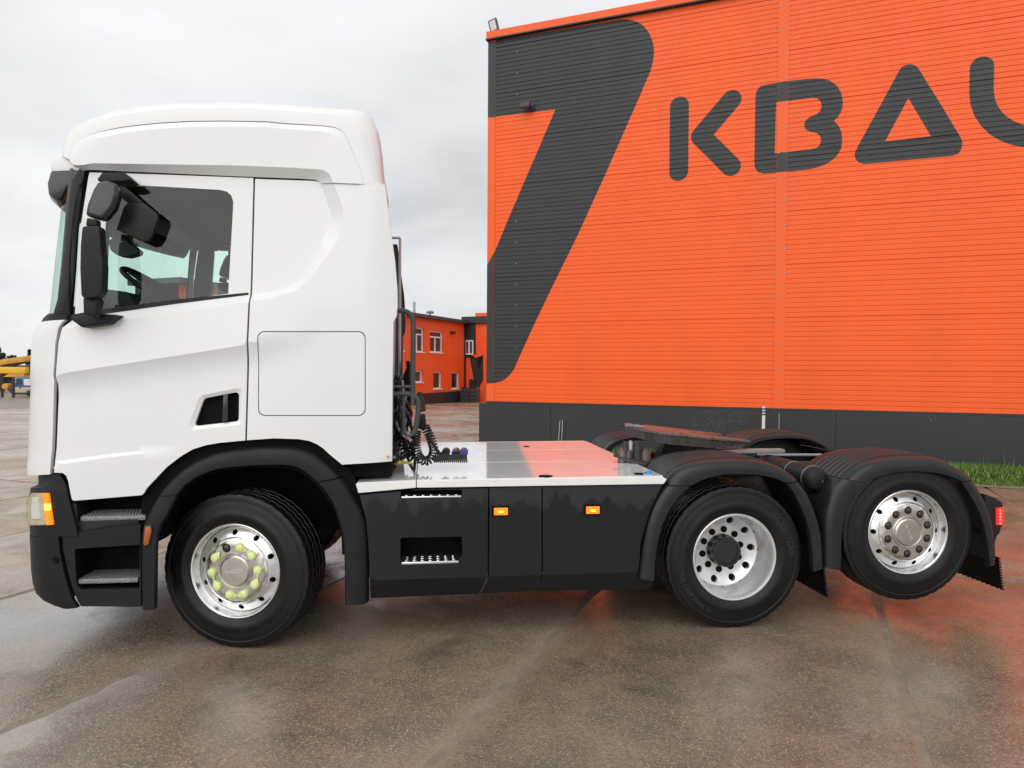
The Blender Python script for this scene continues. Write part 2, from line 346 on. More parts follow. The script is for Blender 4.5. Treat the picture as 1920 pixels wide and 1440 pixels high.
def densify(path, step, closed):
    o = []; n = len(path)
    for i in range(n if closed else n - 1):
        a, b = path[i], path[(i + 1) % n]; k = max(1, int(math.hypot(b[0] - a[0], b[1] - a[1]) / step))
        for j in range(k): o.append((lerp(a[0], b[0], j / k), lerp(a[1], b[1], j / k)))
    if not closed: o.append(path[-1])
    return o
def triangulate(outline, holes=(), lines=(), step=0.05):
    pts = []; edges = []
    loops = [densify(outline, step, True)] + [densify(h, step * 0.6, True) for h in holes]
    for lp in loops:
        k = len(pts); pts += lp; edges += [(k + i, k + (i + 1) % len(lp)) for i in range(len(lp))]
    for ln in lines:
        q = densify(ln, step, False); k = len(pts); pts += q; edges += [(k + i, k + i + 1) for i in range(len(q) - 1)]
    xs = [p[0] for p in outline]; zs = [p[1] for p in outline]; allp = list(pts)
    z = min(zs) + step / 2; row = 0
    while z < max(zs):
        x = min(xs) + step * (0.5 + 0.5 * (row % 2))
        while x < max(xs):
            if inside((x, z), outline) and not any(inside((x, z), h) for h in holes) and min((abs(x - a) + abs(z - b)) for a, b in allp) > step * 0.45: pts.append((x, z))
            x += step
        z += step; row += 1
    r = delaunay_2d_cdt([Vector(p) for p in pts], edges, [], 0, 1e-6)
    V = [(p.x, p.y) for p in r[0]]; F = []
    for f in r[2]:
        c = (sum(V[i][0] for i in f) / len(f), sum(V[i][1] for i in f) / len(f))
        if inside(c, loops[0]) and not any(inside(c, h) for h in loops[1:]): F.append(tuple(f))
    return V, F
def skin(name, m, parent, outline, Yf, holes=(), lines=(), step=0.05, ret=0.03, mirror=None, smooth=15, extra=0.0):
    V, F = triangulate(outline, holes, lines, step)
    P = [(x, Yf(x, z) + extra, z) for x, z in V]; cnt = {}
    for f in F:
        for i in range(len(f)):
            a, b = f[i], f[(i + 1) % len(f)]; k = (min(a, b), max(a, b)); cnt[k] = cnt.get(k, 0) + 1
    mb = MB(); F2 = list(F); mp = {}
    if ret:
        for (a, b), c in cnt.items():
            if c == 1:
                for i in (a, b):
                    if i not in mp: mp[i] = len(P); P.append((P[i][0], P[i][1] + ret, P[i][2]))
                F2.append((a, b, mp[b], mp[a]))
    if mirror is not None: P = [(x, mirror - y, z) for x, y, z in P]
    mb.add(P, F2); return mb.build(name, m, parent, smooth, weld=False)
def text_mesh(txt, size, m, depth=0.002, name='lettering'):
    c = bpy.data.curves.new('t', 'FONT'); c.body = txt; c.size = size; c.extrude = depth; c.align_x = 'CENTER'; c.align_y = 'CENTER'; c.resolution_u = 3
    o = bpy.data.objects.new('t', c); COL.objects.link(o); dg = bpy.context.evaluated_depsgraph_get()
    me = bpy.data.meshes.new_from_object(o.evaluated_get(dg)); bpy.data.objects.remove(o); me.materials.clear(); me.materials.append(MATS[m]); me.name = name; return me

# ================================================================== SETTING
FH = Vector((math.sin(TH), math.cos(TH), 0))
def gz(x, y):
    D = (Vector((x, y, 0)) - Vector((CAM.x, CAM.y, 0))).dot(FH)
    return -0.0185 * max(0, min(D, 95) - 15)
def build_ground():
    mb = MB(); D = [-60, -30, -15, -8, 0, 5, 10, 15, 15.5, 20, 30, 40, 55, 75, 95, 140, 300, 900, 1800]; X = [-1500, -400, -120, -50, -20, -8, 0, 8, 20, 50, 120, 400, 1500]; RH = Vector((math.cos(TH), -math.sin(TH), 0))
    rows = []
    for d in D:
        r = []
        for x in X:
            p = Vector((CAM.x, CAM.y, 0)) + FH * d + RH * x; r.append((p.x, p.y, gz(p.x, p.y) - (0.007 if d <= 10 else 0.08)))
        rows.append(r)
    g = mb.loft(rows).build('ground', 'joint_sand', None, 0); tag(g, kind='structure')
    W_, L_, GAP = 2.185, 6.2, 0.055
    for i in range(-16, 14):
        for j in range(-3, 13):
            n0 = -0.33 + i * W_; s0 = -2.9 + j * L_ + (i % 2) * 0.0 + 0.7
            c = SN * (n0 + W_ / 2) + SU * (s0 + L_ / 2); D0 = (c - Vector((CAM.x, CAM.y, 0))).dot(FH)
            if D0 < -4 or D0 > 62: continue
            if abs((c - Vector((CAM.x, CAM.y, 0))).dot(Vector((math.cos(TH), -math.sin(TH), 0)))) > 8 + D0 * 0.85: continue
            q = []; tz = random.uniform(-0.002, 0.002)
            for (a, b, dz) in ((GAP / 2, GAP / 2, -0.03), (0, 0, 0), (0.008, 0.008, 0)):
                pass
            def ring(e, dz):
                out = []; g2 = GAP / 2 + e; K = 44 if D0 < 12 else 1; rs = random.Random(i * 97 + j * 13)
                a0, a1, b0, b1 = n0 + g2, n0 + W_ - g2, s0 + g2, s0 + L_ - g2; jit = [[rs.gauss(0, 0.009) for _ in range(K)] for _ in range(2)]
                seq = [(lerp(a0, a1, q / 3), b0) for q in range(3)] + [(a1 + jit[0][q] * (q > 0), lerp(b0, b1, q / K)) for q in range(K)] + [(lerp(a1, a0, q / 3), b1) for q in range(3)] + [(a0 + jit[1][q] * (q > 0), lerp(b1, b0, q / K)) for q in range(K)]
                for nn, ss in seq:
                    p = SN * nn + SU * ss; out.append((p.x, p.y, gz(p.x, p.y) + dz + tz))
                return out
            rows = [ring(0, -0.02), ring(0, -0.005), ring(0.016, 0.0)]
            m2 = MB().loft(rows, True); k = len(m2.v); nn_ = len(rows[0]); m2.f.append(tuple(range(k - nn_, k)))
            m2.build('slab', 'yard' if D0 > 13 or (D0 > 6.3 and (c - Vector((CAM.x, CAM.y, 0))).dot(Vector((math.cos(TH), -math.sin(TH), 0))) < -2.6) else 'concrete', g, 20)
build_ground()

# ---- main hall -----------------------------------------------------------
WA = math.radians(151.15); WU = Vector((-math.cos(WA), -math.sin(WA), 0)); WN = Vector((WU.y, -WU.x, 0))
if WN.y > 0: WN = -WN
O = at_z(912, 838.5, 0.0)
def wat(px, py, off=0.0):
    d = ray(px, py); t = ((O + WN * off) - CAM).dot(WN) / d.dot(WN); p = CAM + d * t; return ((p - O).dot(WU), p.z)
def W3(u, z, off=0.0):
    p = O + WU * u + WN * off; return (p.x, p.y, z)
hall = empty('warehouse', O); tag(hall, 'tall orange ribbed warehouse with huge charcoal lettering on its front wall', 'warehouse')
def hobj(mb, name, m, smooth=0, **k):
    o = mb.build(name, m, None, smooth, **k); o.parent = hall; o.matrix_parent_inverse = Matrix.Translation(-O); return o
ZB = wat(912, 752)[1]; ZT = wat(915, 76)[1]
SEAM0, SEAM1 = wat(1452, 600)[0], wat(1472, 600)[0]; CT = wat(928, 400)[0]; UEND = 26.0
PER = 0.098
def wall_depth(z):
    q = (z - ZB) / PER; t = q % 1.0; d = 0.018 if int(q) % 11 == 7 else (0.009 + 0.002 * math.sin(int(q) * 2.3))
    if t < 0.70: return 0.0
    if t < 0.78: return -d * (t - 0.70) / 0.08
    if t < 0.92: return -d
    return -d * (1 - t) / 0.08
ZS = []
k = 0
while ZB + k * PER < ZT:
    for t in (0.0, 0.70, 0.78, 0.92):
        z = ZB + (k + t) * PER
        if z < ZT: ZS.append(z)
    k += 1
ZS.append(ZT)
def ribbed(u0, u1):
    mb = MB(); mb.loft([[W3(u0, z, wall_depth(z)), W3(u1, z, wall_depth(z))] for z in ZS]); return mb
hobj(ribbed(CT, SEAM0), 'wall_sheet', 'orange', 12); hobj(ribbed(SEAM1, UEND), 'wall_sheet', 'orange', 12)
def wbox(mb, u0, u1, z0, z1, o0, o1):
    a = [W3(u0, z0, o0), W3(u1, z0, o0), W3(u1, z0, o1), W3(u0, z0, o1), W3(u0, z1, o0), W3(u1, z1, o0), W3(u1, z1, o1), W3(u0, z1, o1)]
    return mb.add(a, [(0, 3, 2, 1), (4, 5, 6, 7), (0, 1, 5, 4), (1, 2, 6, 5), (2, 3, 7, 6), (3, 0, 4, 7)])
STRIP = 0.014
hobj(wbox(MB(), 0, CT, ZB, ZT, -0.12, STRIP), 'corner_trim', 'orange'); hobj(wbox(MB(), SEAM0 - 0.002, SEAM1 + 0.002, ZB, ZT, -0.05, STRIP), 'joint_trim', 'orange')
hobj(wbox(MB(), -0.02, UEND, ZT, ZT + 0.17, -0.5, 0.09), 'roof_edge', 'orange', bevel=0.008)
hobj(wbox(MB(), -0.03, UEND, ZT - 0.03, ZT - 0.001, -0.5, 0.11), 'drip_edge', 'charcoal_dark')
hobj(wbox(MB(), 0.0, UEND, ZB, ZT, -18, -0.13), 'wall_core', 'charcoal')
hobj(wbox(MB(), 0.02, UEND, ZT, ZT + 0.05, -18, -0.5), 'roof', 'roof_sheet')
hobj(wbox(MB(), 0.0, UEND, ZB - 0.045, ZB - 0.002, -0.3, 0.03), 'sill_flashing', 'charcoal_dark')
PL0 = wat(897.5, 800, 0.03)[0]; PJ = wat(1032, 800, 0.03)[0]
pu = [PL0, PJ]
while pu[-1] < UEND: pu.append(min(UEND, pu[-1] + 5.98))
for a, b in zip(pu, pu[1:]):
    hobj(wbox(MB(), a + 0.008, b - 0.008, -1.2, ZB - 0.05, -18 if a == PL0 else -0.4, 0.035), 'plinth_panel', 'plinth', bevel=0.006)
hobj(wbox(MB(), PL0 + 0.1, UEND, -1.2, ZB - 0.06, -0.6, 0.02), 'plinth_core', 'charcoal_dark')
def painted(name, loops, label):
    """flat print laid on the ribs: even-odd fill cut into strips along the rib profile"""
    zs = sorted(set([round(z, 5) for z in ZS] + [round(p[1], 5) for lp in loops for p in lp])); mb = MB()
    zs = [z for z in zs if ZB <= z <= ZT]
    lo = min(p[1] for lp in loops for p in lp); hi = max(p[1] for lp in loops for p in lp)
    def cuts(z):
        r = []
        for lp in loops:
            for i in range(len(lp)):
                (x0, z0), (x1, z1) = lp[i], lp[(i + 1) % len(lp)]
                if (z0 > z) != (z1 > z): r.append((x0 + (x1 - x0) * (z - z0) / (z1 - z0), i, id(lp)))
        return sorted(r)
    def xat(key, z):
        for lp in loops:
            if id(lp) == key[1]:
                (x0, z0), (x1, z1) = lp[key[0]], lp[(key[0] + 1) % len(lp)]; return x0 + (x1 - x0) * (z - z0) / (z1 - z0)
    for z0, z1 in zip(zs, zs[1:]):
        if z1 < lo or z0 > hi or z1 - z0 < 1e-4: continue
        c = cuts((z0 + z1) / 2)
        for a, b in zip(c[::2], c[1::2]):
            A0, A1, B0, B1 = xat(a[1:], z0), xat(a[1:], z1), xat(b[1:], z0), xat(b[1:], z1)
            for (s0, s1, strip) in ((-9, CT, True), (CT, SEAM0, False), (SEAM0, SEAM1, True), (SEAM1, 99, False)):
                q = [min(max(t, s0), s1) for t in (A0, B0, B1, A1)]
                if q[1] - q[0] < 1e-4 and q[2] - q[3] < 1e-4: continue
                d0 = (STRIP if strip else wall_depth(z0 + 1e-6)) + 0.003; d1 = (STRIP if strip else wall_depth(z1 - 1e-6)) + 0.003
                mb.add([W3(q[0], z0, d0), W3(q[1], z0, d0), W3(q[2], z1, d1), W3(q[3], z1, d1)], [(0, 1, 2, 3)])
    o = hobj(mb, name, 'charcoal', 12); o['label'] = label; return o
def wl(pts): return [wat(*p) for p in pts]
c5 = lambda pts: [(1200 + a / 2.667, 60 + b / 2.667) for a, b in pts]
seven = [(914.8, 79.0), (1164, 36.5), (1181.5, 36.5), (1199, 42), (1213.6, 55.5), (1222.4, 72.5), (1226.7, 93), (1225, 113), (1219.5, 133.7), (1210.7, 154), (1193, 195), (1138, 320), (1085, 437), (1032.5, 543.8), (997.4, 617), (970, 678), (962, 695.5), (949.5, 710), (935, 717), (924, 718.5), (910, 718.5), (912.8, 497), (927, 473.5), (957.4, 400), (1041.6, 205), (914.0, 220.6)]
pl = wl(seven); pl = [(max(0.0, u), z) for u, z in pl]
painted('letter', [pl[:1] + chaikin(pl[1:10], 2, False) + pl[10:15] + chaikin(pl[15:20], 2, False) + pl[20:]], 'huge charcoal slanted stroke with a flag to the left at the wall corner')
def capsule_path(path, r, n=10):
    """outline of a round-ended stroke along a wall path"""
    P = [Vector(p) for p in path]; Lf, Rg = [], []
    def arc(c, a0, a1, k=n): return [(c.x + r * math.cos(lerp(a0, a1, i / k)), c.y + r * math.sin(lerp(a0, a1, i / k))) for i in range(k + 1)]
    ang = [math.atan2((b - a).y, (b - a).x) for a, b in zip(P, P[1:])]
    out = arc(P[0], ang[0] + math.pi * 1.5, ang[0] + math.pi * 0.5)
    def side(seq, angs):
        res = []
        for i in range(1, len(seq) - 1):
            a0, a1 = angs[i - 1], angs[i]; d = (a1 - a0 + math.pi) % (2 * math.pi) - math.pi
            if d > 0:
                bis = a0 + d / 2 + math.pi / 2; k = r / math.cos(d / 2); res.append((seq[i].x + k * math.cos(bis), seq[i].y + k * math.sin(bis)))
            else: res += arc(seq[i], a0 + math.pi / 2, a0 + d + math.pi / 2, 6)
        return res
    out += side(P, ang); out += arc(P[-1], ang[-1] + math.pi / 2, ang[-1] - math.pi / 2)
    out += side(P[::-1], [a + math.pi for a in ang[::-1]]); return out
def rad(px, py, dpx): return abs(wat(px + dpx, py)[0] - wat(px, py)[0])
kr = 0.5 * (wat(1290.8, 260)[0] - wat(1255.4, 260)[0])
a, b = wl(c5([(197, 370), (192, 698)])); b = (a[0], b[1])
kb = capsule_path([a, b], kr)
kc = capsule_path(wl(c5([(458, 338), (303, 520), (455, 672)])), kr)
def loops_letter(name, loops, label): painted(name, loops, label)
loops_letter('letter', [kb, kc], 'charcoal painted letter K')
Bo = [(577, 330), (583, 292), (605, 270), (640, 262), (690, 253), (760, 243), (830, 235), (870, 232), (910, 233), (950, 243), (985, 268), (1006, 305), (1015, 350), (1010, 390), (990, 425), (970, 443), (992, 468), (1007, 500), (1012, 540), (1005, 585), (980, 625), (940, 656), (890, 676), (840, 687), (760, 696), (690, 702), (620, 708), (590, 700), (575, 680), (572, 650)]
Bi = [(681, 352), (760, 342), (860, 329), (885, 331), (903, 346), (908, 370), (902, 394), (885, 410), (850, 424), (828, 442), (820, 463), (828, 486), (850, 499), (880, 503), (900, 518), (906, 540), (900, 563), (880, 581), (850, 587), (760, 597), (673, 607)]
loops_letter('letter', [wl(c5(Bo)), wl(c5(Bi))], 'charcoal painted letter B')
Ao = [(1295, 195), (1308, 176), (1330, 163), (1352, 161), (1374, 166), (1393, 183), (1500, 355), (1604, 528), (1612, 552), (1609, 582), (1592, 608), (1562, 619), (1340, 640), (1120, 660), (1092, 651), (1076, 632), (1073, 608), (1085, 580), (1190, 388)]
Ai = [(1342, 330), (1455, 521), (1225, 547)]
loops_letter('letter', [wl(c5(Ao)), wl(c5(Ai))], 'charcoal painted letter A')
p0 = wat(*c5([(1710, 175)])[0]); ur = 0.5 * (wat(1863.7, 190)[0] - wat(1818, 190)[0]); pb = wat(*c5([(1870, 537)])[0]); R_ = 0.95
ux = p0[0]; uz = pb[1]; wU = 2 * R_ + 0.55
path = [(ux, p0[1])] + [(ux + R_ - R_ * math.cos(t), uz + R_ - R_ * math.sin(t)) for t in [i * math.pi / 2 / 8 for i in range(9)]] + [(ux + wU - R_ + R_ * math.sin(t), uz + R_ - R_ * math.cos(t)) for t in [i * math.pi / 2 / 8 for i in range(9)]] + [(ux + wU, p0[1])]
loops_letter('letter', [capsule_path(path, ur)], 'charcoal painted letter U')
sc = MB(); z = ZB + 0.3
while z < ZT - 0.1:
    for u in (SEAM0 + 0.03, SEAM1 - 0.03, CT + 0.55):
        c = W3(u, z, STRIP if u != CT + 0.55 else wall_depth(z)); p = Vector(c); q = p + WN * 0.012; sc.tube([p, q], 0.014, 6)
    z += 0.49
o = hobj(sc, 'screws', 'steel_grey'); o['kind'] = 'stuff'
# floodlights and camera fixed to the hall
def local_frame(p, ex, ey, ez):
    return lambda a, b, c: tuple(Vector(p) + ex * a + ey * b + ez * c)
def obox(mb, F, a0, a1, b0, b1, c0, c1):
    q = [F(a0, b0, c0), F(a1, b0, c0), F(a1, b1, c0), F(a0, b1, c0), F(a0, b0, c1), F(a1, b0, c1), F(a1, b1, c1), F(a0, b1, c1)]
    return mb.add(q, [(0, 3, 2, 1), (4, 5, 6, 7), (0, 1, 5, 4), (1, 2, 6, 5), (2, 3, 7, 6), (3, 0, 4, 7)])
def flood(label, u, z, off, tilt, s=1.0):
    r = empty('floodlight', W3(u, z, off)); tag(r, label, 'floodlight'); Z = Vector((0, 0, 1)); p = Vector(W3(u, z, off))
    F0 = local_frame((0, 0, 0), WU, WN, Z); ez = (Z * math.cos(tilt) - WU * math.sin(tilt)).normalized(); ex = (WU * math.cos(tilt) + Z * math.sin(tilt)).normalized()
    F = local_frame((0, 0, 0), ex, WN, ez)
    obox(MB(), F, -0.05, 0.05, -0.03, 0.03, -0.02, 0.06).build('bracket', 'galv', r, 0, 0.006)
    obox(MB(), F, -0.11, 0.11, -0.06, 0.04, 0.03, 0.36).build('housing', 'tube_grey', r, 30, 0.02)
    obox(MB(), F, -0.075, 0.075, 0.042, 0.048, 0.08, 0.32).build('lens', 'galv', r, 0)
flood('grey floodlight on the roof edge at the corner of the orange warehouse', wat(926, 66)[0], ZT + 0.17, -0.1, math.radians(14), 1)
r = empty('security_camera', W3(*wat(990, 203), 0.0)); tag(r, 'small dark security camera on the charcoal band of the warehouse wall', 'camera')
F = local_frame((0, 0, 0), WU, WN, Vector((0, 0, 1)))
obox(MB(), F, 0.02, 0.16, 0, 0.05, -0.09, 0.07).build('mount', 'charcoal_dark', r, 0, 0.01)
obox(MB(), F, 0.06, 0.11, 0.05, 0.2, -0.03, 0.02).build('arm', 'charcoal_dark', r, 0, 0.006)
obox(MB(), F, -0.13, 0.12, 0.12, 0.24, -0.05, 0.06).build('housing', 'tube_grey', r, 30, 0.02)
# lamp on the hidden side wall
r = empty('wall_lamp', W3(0.0, 5.2, -1.5)); tag(r, 'dark wall lamp jutting from the side wall left of the warehouse corner', 'lamp')
q1 = wat(903, 437, -1.5); q2 = wat(903, 451, -1.5)
mb = MB(); mb.add([tuple(Vector(W3(u, z, -1.5)) - Vector(W3(0, 5.2, -1.5)) + WN * d) for d in (-.12, .12) for u, z in ((0, q1[1] - 0.05), (0, q1[1] + 0.06), (-0.14, q1[1] + 0.04), (-0.2, q1[1] - 0.03))], [(3, 2, 1, 0), (4, 5, 6, 7), (0, 1, 5, 4), (1, 2, 6, 5), (2, 3, 7, 6), (3, 0, 4, 7)])
mb.build('lamp_head', 'charcoal_dark', r, 0, 0.01)
mb = MB(); mb.tube([Vector(W3(u, q2[1], -1.5)) - Vector(W3(0, 5.2, -1.5)) for u in (0, -0.33)], 0.035, 8); mb.build('arm', 'galv', r)

# ---- grass strip along the plinth ----------------------------------------
def build_grass():
    mb = MB(); rnd = random.Random(3); g0 = wat(1600, 900)[0]
    def blade(u, off, h, wd):
        p = Vector(W3(u, gz(*W3(u, 0, off)[:2]), off)); a = rnd.uniform(0, math.tau); b = Vector((math.cos(a), math.sin(a), 0)); lean = b.orthogonal().normalized() * 0 + Vector((math.cos(a + 1.3), math.sin(a + 1.3), 0)) * rnd.uniform(0.1, 0.7) * h
        mb.add([p - b * wd, p + b * wd, p + lean * 0.35 + Vector((0, 0, h * 0.6)) + b * wd * 0.8, p + lean * 0.35 + Vector((0, 0, h * 0.6)) - b * wd * 0.8, p + lean + Vector((0, 0, h))], [(0, 1, 2, 3), (3, 2, 4)])
    edge = lambda u: 1.88 + 0.10 * math.sin(u * 1.7) + 0.06 * math.sin(u * 5.1 + 1)
    u = 0.2
    for i in range(64000):
        u = rnd.uniform(5.6, 21.0); e = edge(u); off = 0.05 + (e - 0.05) * rnd.random() ** 0.9; k = off / e
        blade(u, off, rnd.uniform(0.10, 0.24) * (1.0 if k < 0.7 else lerp(1.0, 0.35, (k - 0.7) / 0.3)), rnd.uniform(0.004, 0.011))
    for i in range(16000):
        u = rnd.uniform(5.6, 21.0); off = rnd.uniform(0.05, edge(u) - 0.3); h = rnd.uniform(0.08, 0.2)    # broad leaves
        blade(u, off, h, rnd.uniform(0.014, 0.03))
    for i in range(140): blade(rnd.uniform(5.6, 21), rnd.uniform(0.06, 0.7), rnd.uniform(0.26, 0.44), 0.004)
    for i in range(1500): blade(rnd.uniform(0.2, 5.6), rnd.uniform(0.04, 0.22), rnd.uniform(0.05, 0.2), 0.005)
    o = mb.build('grass', 'grass', None, 0, weld=False); tag(o, 'strip of rough green grass along the foot of the charcoal plinth', 'grass', kind='stuff')
    soil = MB(); n = 60; rows = [[], [], []]
    for i in range(n + 1):
        u = lerp(0.2, 21.5, i / n); e = edge(u) if u > 5.6 else 0.2
        for kk, (off, dz) in enumerate(((-0.0, 0.03), (e * 0.9, 0.03), (e + 0.12, 0.004))):
            x, y, _ = W3(u, 0, off); rows[kk].append((x, y, gz(x, y) + dz))
    s = soil.loft(rows).build('soil', 'joint_sand', None, 30); tag(s, kind='structure')
build_grass()
# thin rods by the plinth
def rod(px, y0, y1, off, rr, label, mname='galv', tx=0.0, stripes=False):
    u, z1 = wat(px, y0, off); base = gz(*W3(u, 0, off)[:2]); r = empty('marker_rod', W3(u, base, off)); tag(r, label, 'rod')
    MB().tube([(0, 0, 0), (tx, 0, z1 - base)], rr, 10).build('shaft', mname, r)
    if stripes:
        for k in range(3):
            za = z1 - base - 0.05 - k * 0.055
            MB().tube([(tx * za / (z1 - base), 0, za - 0.014), (tx * za / (z1 - base), 0, za + 0.014)], rr + 0.002, 10).build('band', 'charcoal_dark', r)
rod(1432, 762, 820, 0.6, 0.032, 'white measuring stake with dark bands standing behind the fifth wheel', 'stake_white', 0.0, True)
rod(1461, 775, 820, 0.12, 0.008, 'very thin grey rod by the plinth right of the white stake')
rod(1046, 789, 830, 0.10, 0.012, 'short thin rod by the plinth, left of a pair', 'galv', 0.05)
rod(1052.5, 788, 830, 0.10, 0.012, 'short thin rod by the plinth, right of a pair', 'galv', 0.03)

# ---- office building behind ----------------------------------------------
EW = -WN; EF = WU                           # along the wall (away), facing
Qz = -0.70; dq = ray(832, 756); Q = CAM + dq * ((Qz - CAM.z) / dq.z)
def oat(px, py, off=0.0):
    d = ray(px, py); t = ((Q + EF * off) - CAM).dot(EF) / d.dot(EF); p = CAM + d * t; return ((p - Q).dot(EW), p.z)
def E3(s, z, off=0.0):
    p = Q + EW * s + EF * off; return (p.x, p.y, z)
office = empty('office_building', Q); tag(office, 'two-storey orange office block with white windows and dark base behind the cab', 'building')
def oobj(mb, name, m, smooth=0, parent=None, **k):
    o = mb.build(name, m, None, smooth, **k); o.parent = parent or office
    if not parent: o.matrix_parent_inverse = Matrix.Translation(-Q)
    return o
def ebox(mb, s0, s1, z0, z1, o0, o1):
    return obox(mb, lambda a, b, c: E3(a, c, b), s0, s1, o0, o1, z0, z1)
sE = oat(870, 650)[0]; sS = oat(335, 560)[0]; zR = oat(790, 596)[1]; zP = oat(800, 737)[1]
wins = []
for (x0, x1, y0, y1) in ((773, 795.5, 614, 660), (806.5, 831, 621, 661), (752, 757, 610, 657)): wins.append((oat(x0, y0)[0], oat(x1, y0)[0], oat((x0 + x1) / 2, y1)[1], oat((x0 + x1) / 2, y0)[1], True))
for (x0, x1, y0, y1) in ((772, 793, 695, 717), (812.5, 828.5, 697, 729), (847, 861.5, 698, 729)): wins.append((oat(x0, y0)[0], oat(x1, y0)[0], oat((x0 + x1) / 2, y1)[1], oat((x0 + x1) / 2, y0)[1], False))
zt, zb_ = wins[1][3], wins[1][2]; w0 = wins[1][1] - wins[1][0]
s = wins[0][0] - 3.2
while s > sS + 2: wins.append((s, s + w0, zb_, zt, True)); s -= 4.4
outl = [(sS, zP), (sE, zP), (sE, zR), (sS, zR)]
wins = [(max(a, sS + .1), b, c, d, e) for a, b, c, d, e in wins]
holes = [[(a, c), (b, c), (b, d), (a, d)] for a, b, c, d, e in wins]
V, Fc = triangulate(outl, holes, (), 6.0)
mb = MB(); mb.add([E3(a, b) for a, b in V], Fc)
for h in holes:
    for i in range(4):
        p, q = h[i], h[(i + 1) % 4]; mb.add([E3(*p), E3(*q), E3(*q, -0.25), E3(*p, -0.25)], [(0, 1, 2, 3)])
oobj(mb, 'wall', 'orange_dull')
for a, b, c, d, two in wins:
    mb = MB(); t = 0.09; W_ = b - a
    ebox(mb, a, a + t, c, d, -0.24, -0.12); ebox(mb, b - t, b, c, d, -0.24, -0.12); ebox(mb, a + t, b - t, c, c + t, -0.24, -0.12); ebox(mb, a + t, b - t, d - t, d, -0.24, -0.12)
    if two:
        zt = lerp(c, d, 0.72); ebox(mb, a + t, b - t, zt - 0.05, zt + 0.05, -0.235, -0.125); ebox(mb, (a + b) / 2 - 0.05, (a + b) / 2 + 0.05, c + t, zt - 0.05, -0.235, -0.125)
    fo = oobj(mb, 'window', 'pvc')
    pm = oobj(ebox(MB(), a + 0.02, b - 0.02, c + 0.02, d - 0.02, -0.22, -0.19), 'pane', 'dark_pane', parent=fo)
    oobj(ebox(MB(), a - 0.06, b + 0.06, c - 0.06, c - 0.005, -0.1, 0.07), 'sill', 'pvc', parent=fo)
oobj(ebox(MB(), sS, sE - 0.003, -2.0, zP - 0.003, -2.5, 0.03), 'plinth', 'charcoal_dark')
oobj(ebox(MB(), sS + 0.01, sE - 0.01, zP, zR, -2.5, -0.6), 'core', 'charcoal_dark')
oobj(ebox(MB(), sE, sE + 0.28, -2, zR, -0.3, 0.06), 'corner_post', 'charcoal_dark')
oobj(ebox(MB(), sS - 0.3, sE + 3.5, zR, zR + 0.24, -2.6, 0.4), 'roof', 'roof_sheet', bevel=0.02)
oobj(MB().tube([E3(oat(776, 590)[0], zR, -1), E3(oat(776, 590)[0], zR + 0.95, -1)], 0.03, 6), 'antenna', 'galv')
cpt = oat(800, 590)[0]
oobj(MB().tube([E3(cpt, zR, -1), E3(cpt, zR + 1.2, -1)], 0.10, 10), 'flue', 'galv')
vp = oat(829, 596)[0]
oobj(MB().tube([E3(vp, zR, -1), E3(vp, zR + 0.55, -1), E3(vp, zR + 0.56, -1), E3(vp, zR + 0.68, -1), E3(vp, zR + 0.78, -1)], [0.07, 0.07, 0.26, 0.3, 0.12], 12), 'roof_vent', 'galv')
oobj(ebox(MB(), oat(844, 623)[0], oat(850, 623)[0], oat(846, 626)[1], oat(846, 621)[1], 0, 0.2), 'wall_light', 'charcoal_dark', bevel=0.02)
# ---- wing of the office set further back, with a charcoal mark ------------
BK = Vector(E3(sE + 0.28, 0, 0)); wing = empty('office_wing', BK); tag(wing, 'black and orange clad wing with one window beside the warehouse corner', 'building')
def bat(px, py, off=0.0):
    d = ray(px, py); t = ((BK + WN * off) - CAM).dot(WN) / d.dot(WN); p = CAM + d * t; return ((p - BK).dot(WU), p.z)
def B3(u, z, off=0.0):
    p = BK + WU * u + WN * off; return (p.x, p.y, z)
def bobj(mb, name, m, parent=None, **k):
    o = mb.build(name, m, None, 0, **k); o.parent = parent or wing
    if not parent: o.matrix_parent_inverse = Matrix.Translation(-BK)
    return o
def bbox(mb, u0, u1, z0, z1, o0, o1): return obox(mb, lambda a, b, c: B3(a, c, b), u0, u1, o0, o1, z0, z1)
zw = bat(890, 606)[1]; UW = 9.0
mb = MB(); rows = [[], []]; u = 0.0
while u < UW:
    for t, d in ((0, 0), (0.14, 0), (0.17, -0.03), (0.22, -0.03), (0.25, 0)):
        rows[0].append(B3(u + t, -2, d)); rows[1].append(B3(u + t, zw, d))
    u += 0.25
bobj(mb.loft(rows), 'cladding', 'orange_dull')
bobj(bbox(MB(), 0, UW, -2, zw, -8, -0.04), 'core', 'charcoal_dark')
bobj(bbox(MB(), -0.2, UW, zw, bat(890, 594)[1], -8, 0.35), 'roof', 'charcoal_dark')
bobj(bbox(MB(), bat(889, 590)[0], UW, bat(890, 594)[1] + 0.002, bat(890, 586.5)[1], -6, -0.2), 'parapet_box', 'orange_dull')
def bpoly(pts, name='painted_mark', mm='charcoal_dark'):
    q = [bat(*p) for p in pts]; n = len(q); bobj(MB().prism([B3(*p, 0.012) for p in q], [B3(*p, 0.03) for p in q]), name, mm)
bpoly([(871, 604), (892, 604), (892.5, 664), (880, 664), (888.5, 711), (893, 726), (899, 726), (906, 712), (906, 666), (900, 690), (897, 693), (893, 679), (892.6, 671), (871, 671)][:13] + [(871, 671)])
bobj(bbox(MB(), bat(883, 715)[0], bat(892, 715)[0], -2, bat(883, 711)[1], 0.032, 0.3), 'door_box', 'charcoal_dark')
a0, z1 = bat(872.5, 638); a1, z0 = bat(888, 665)
mb = MB(); t = 0.1
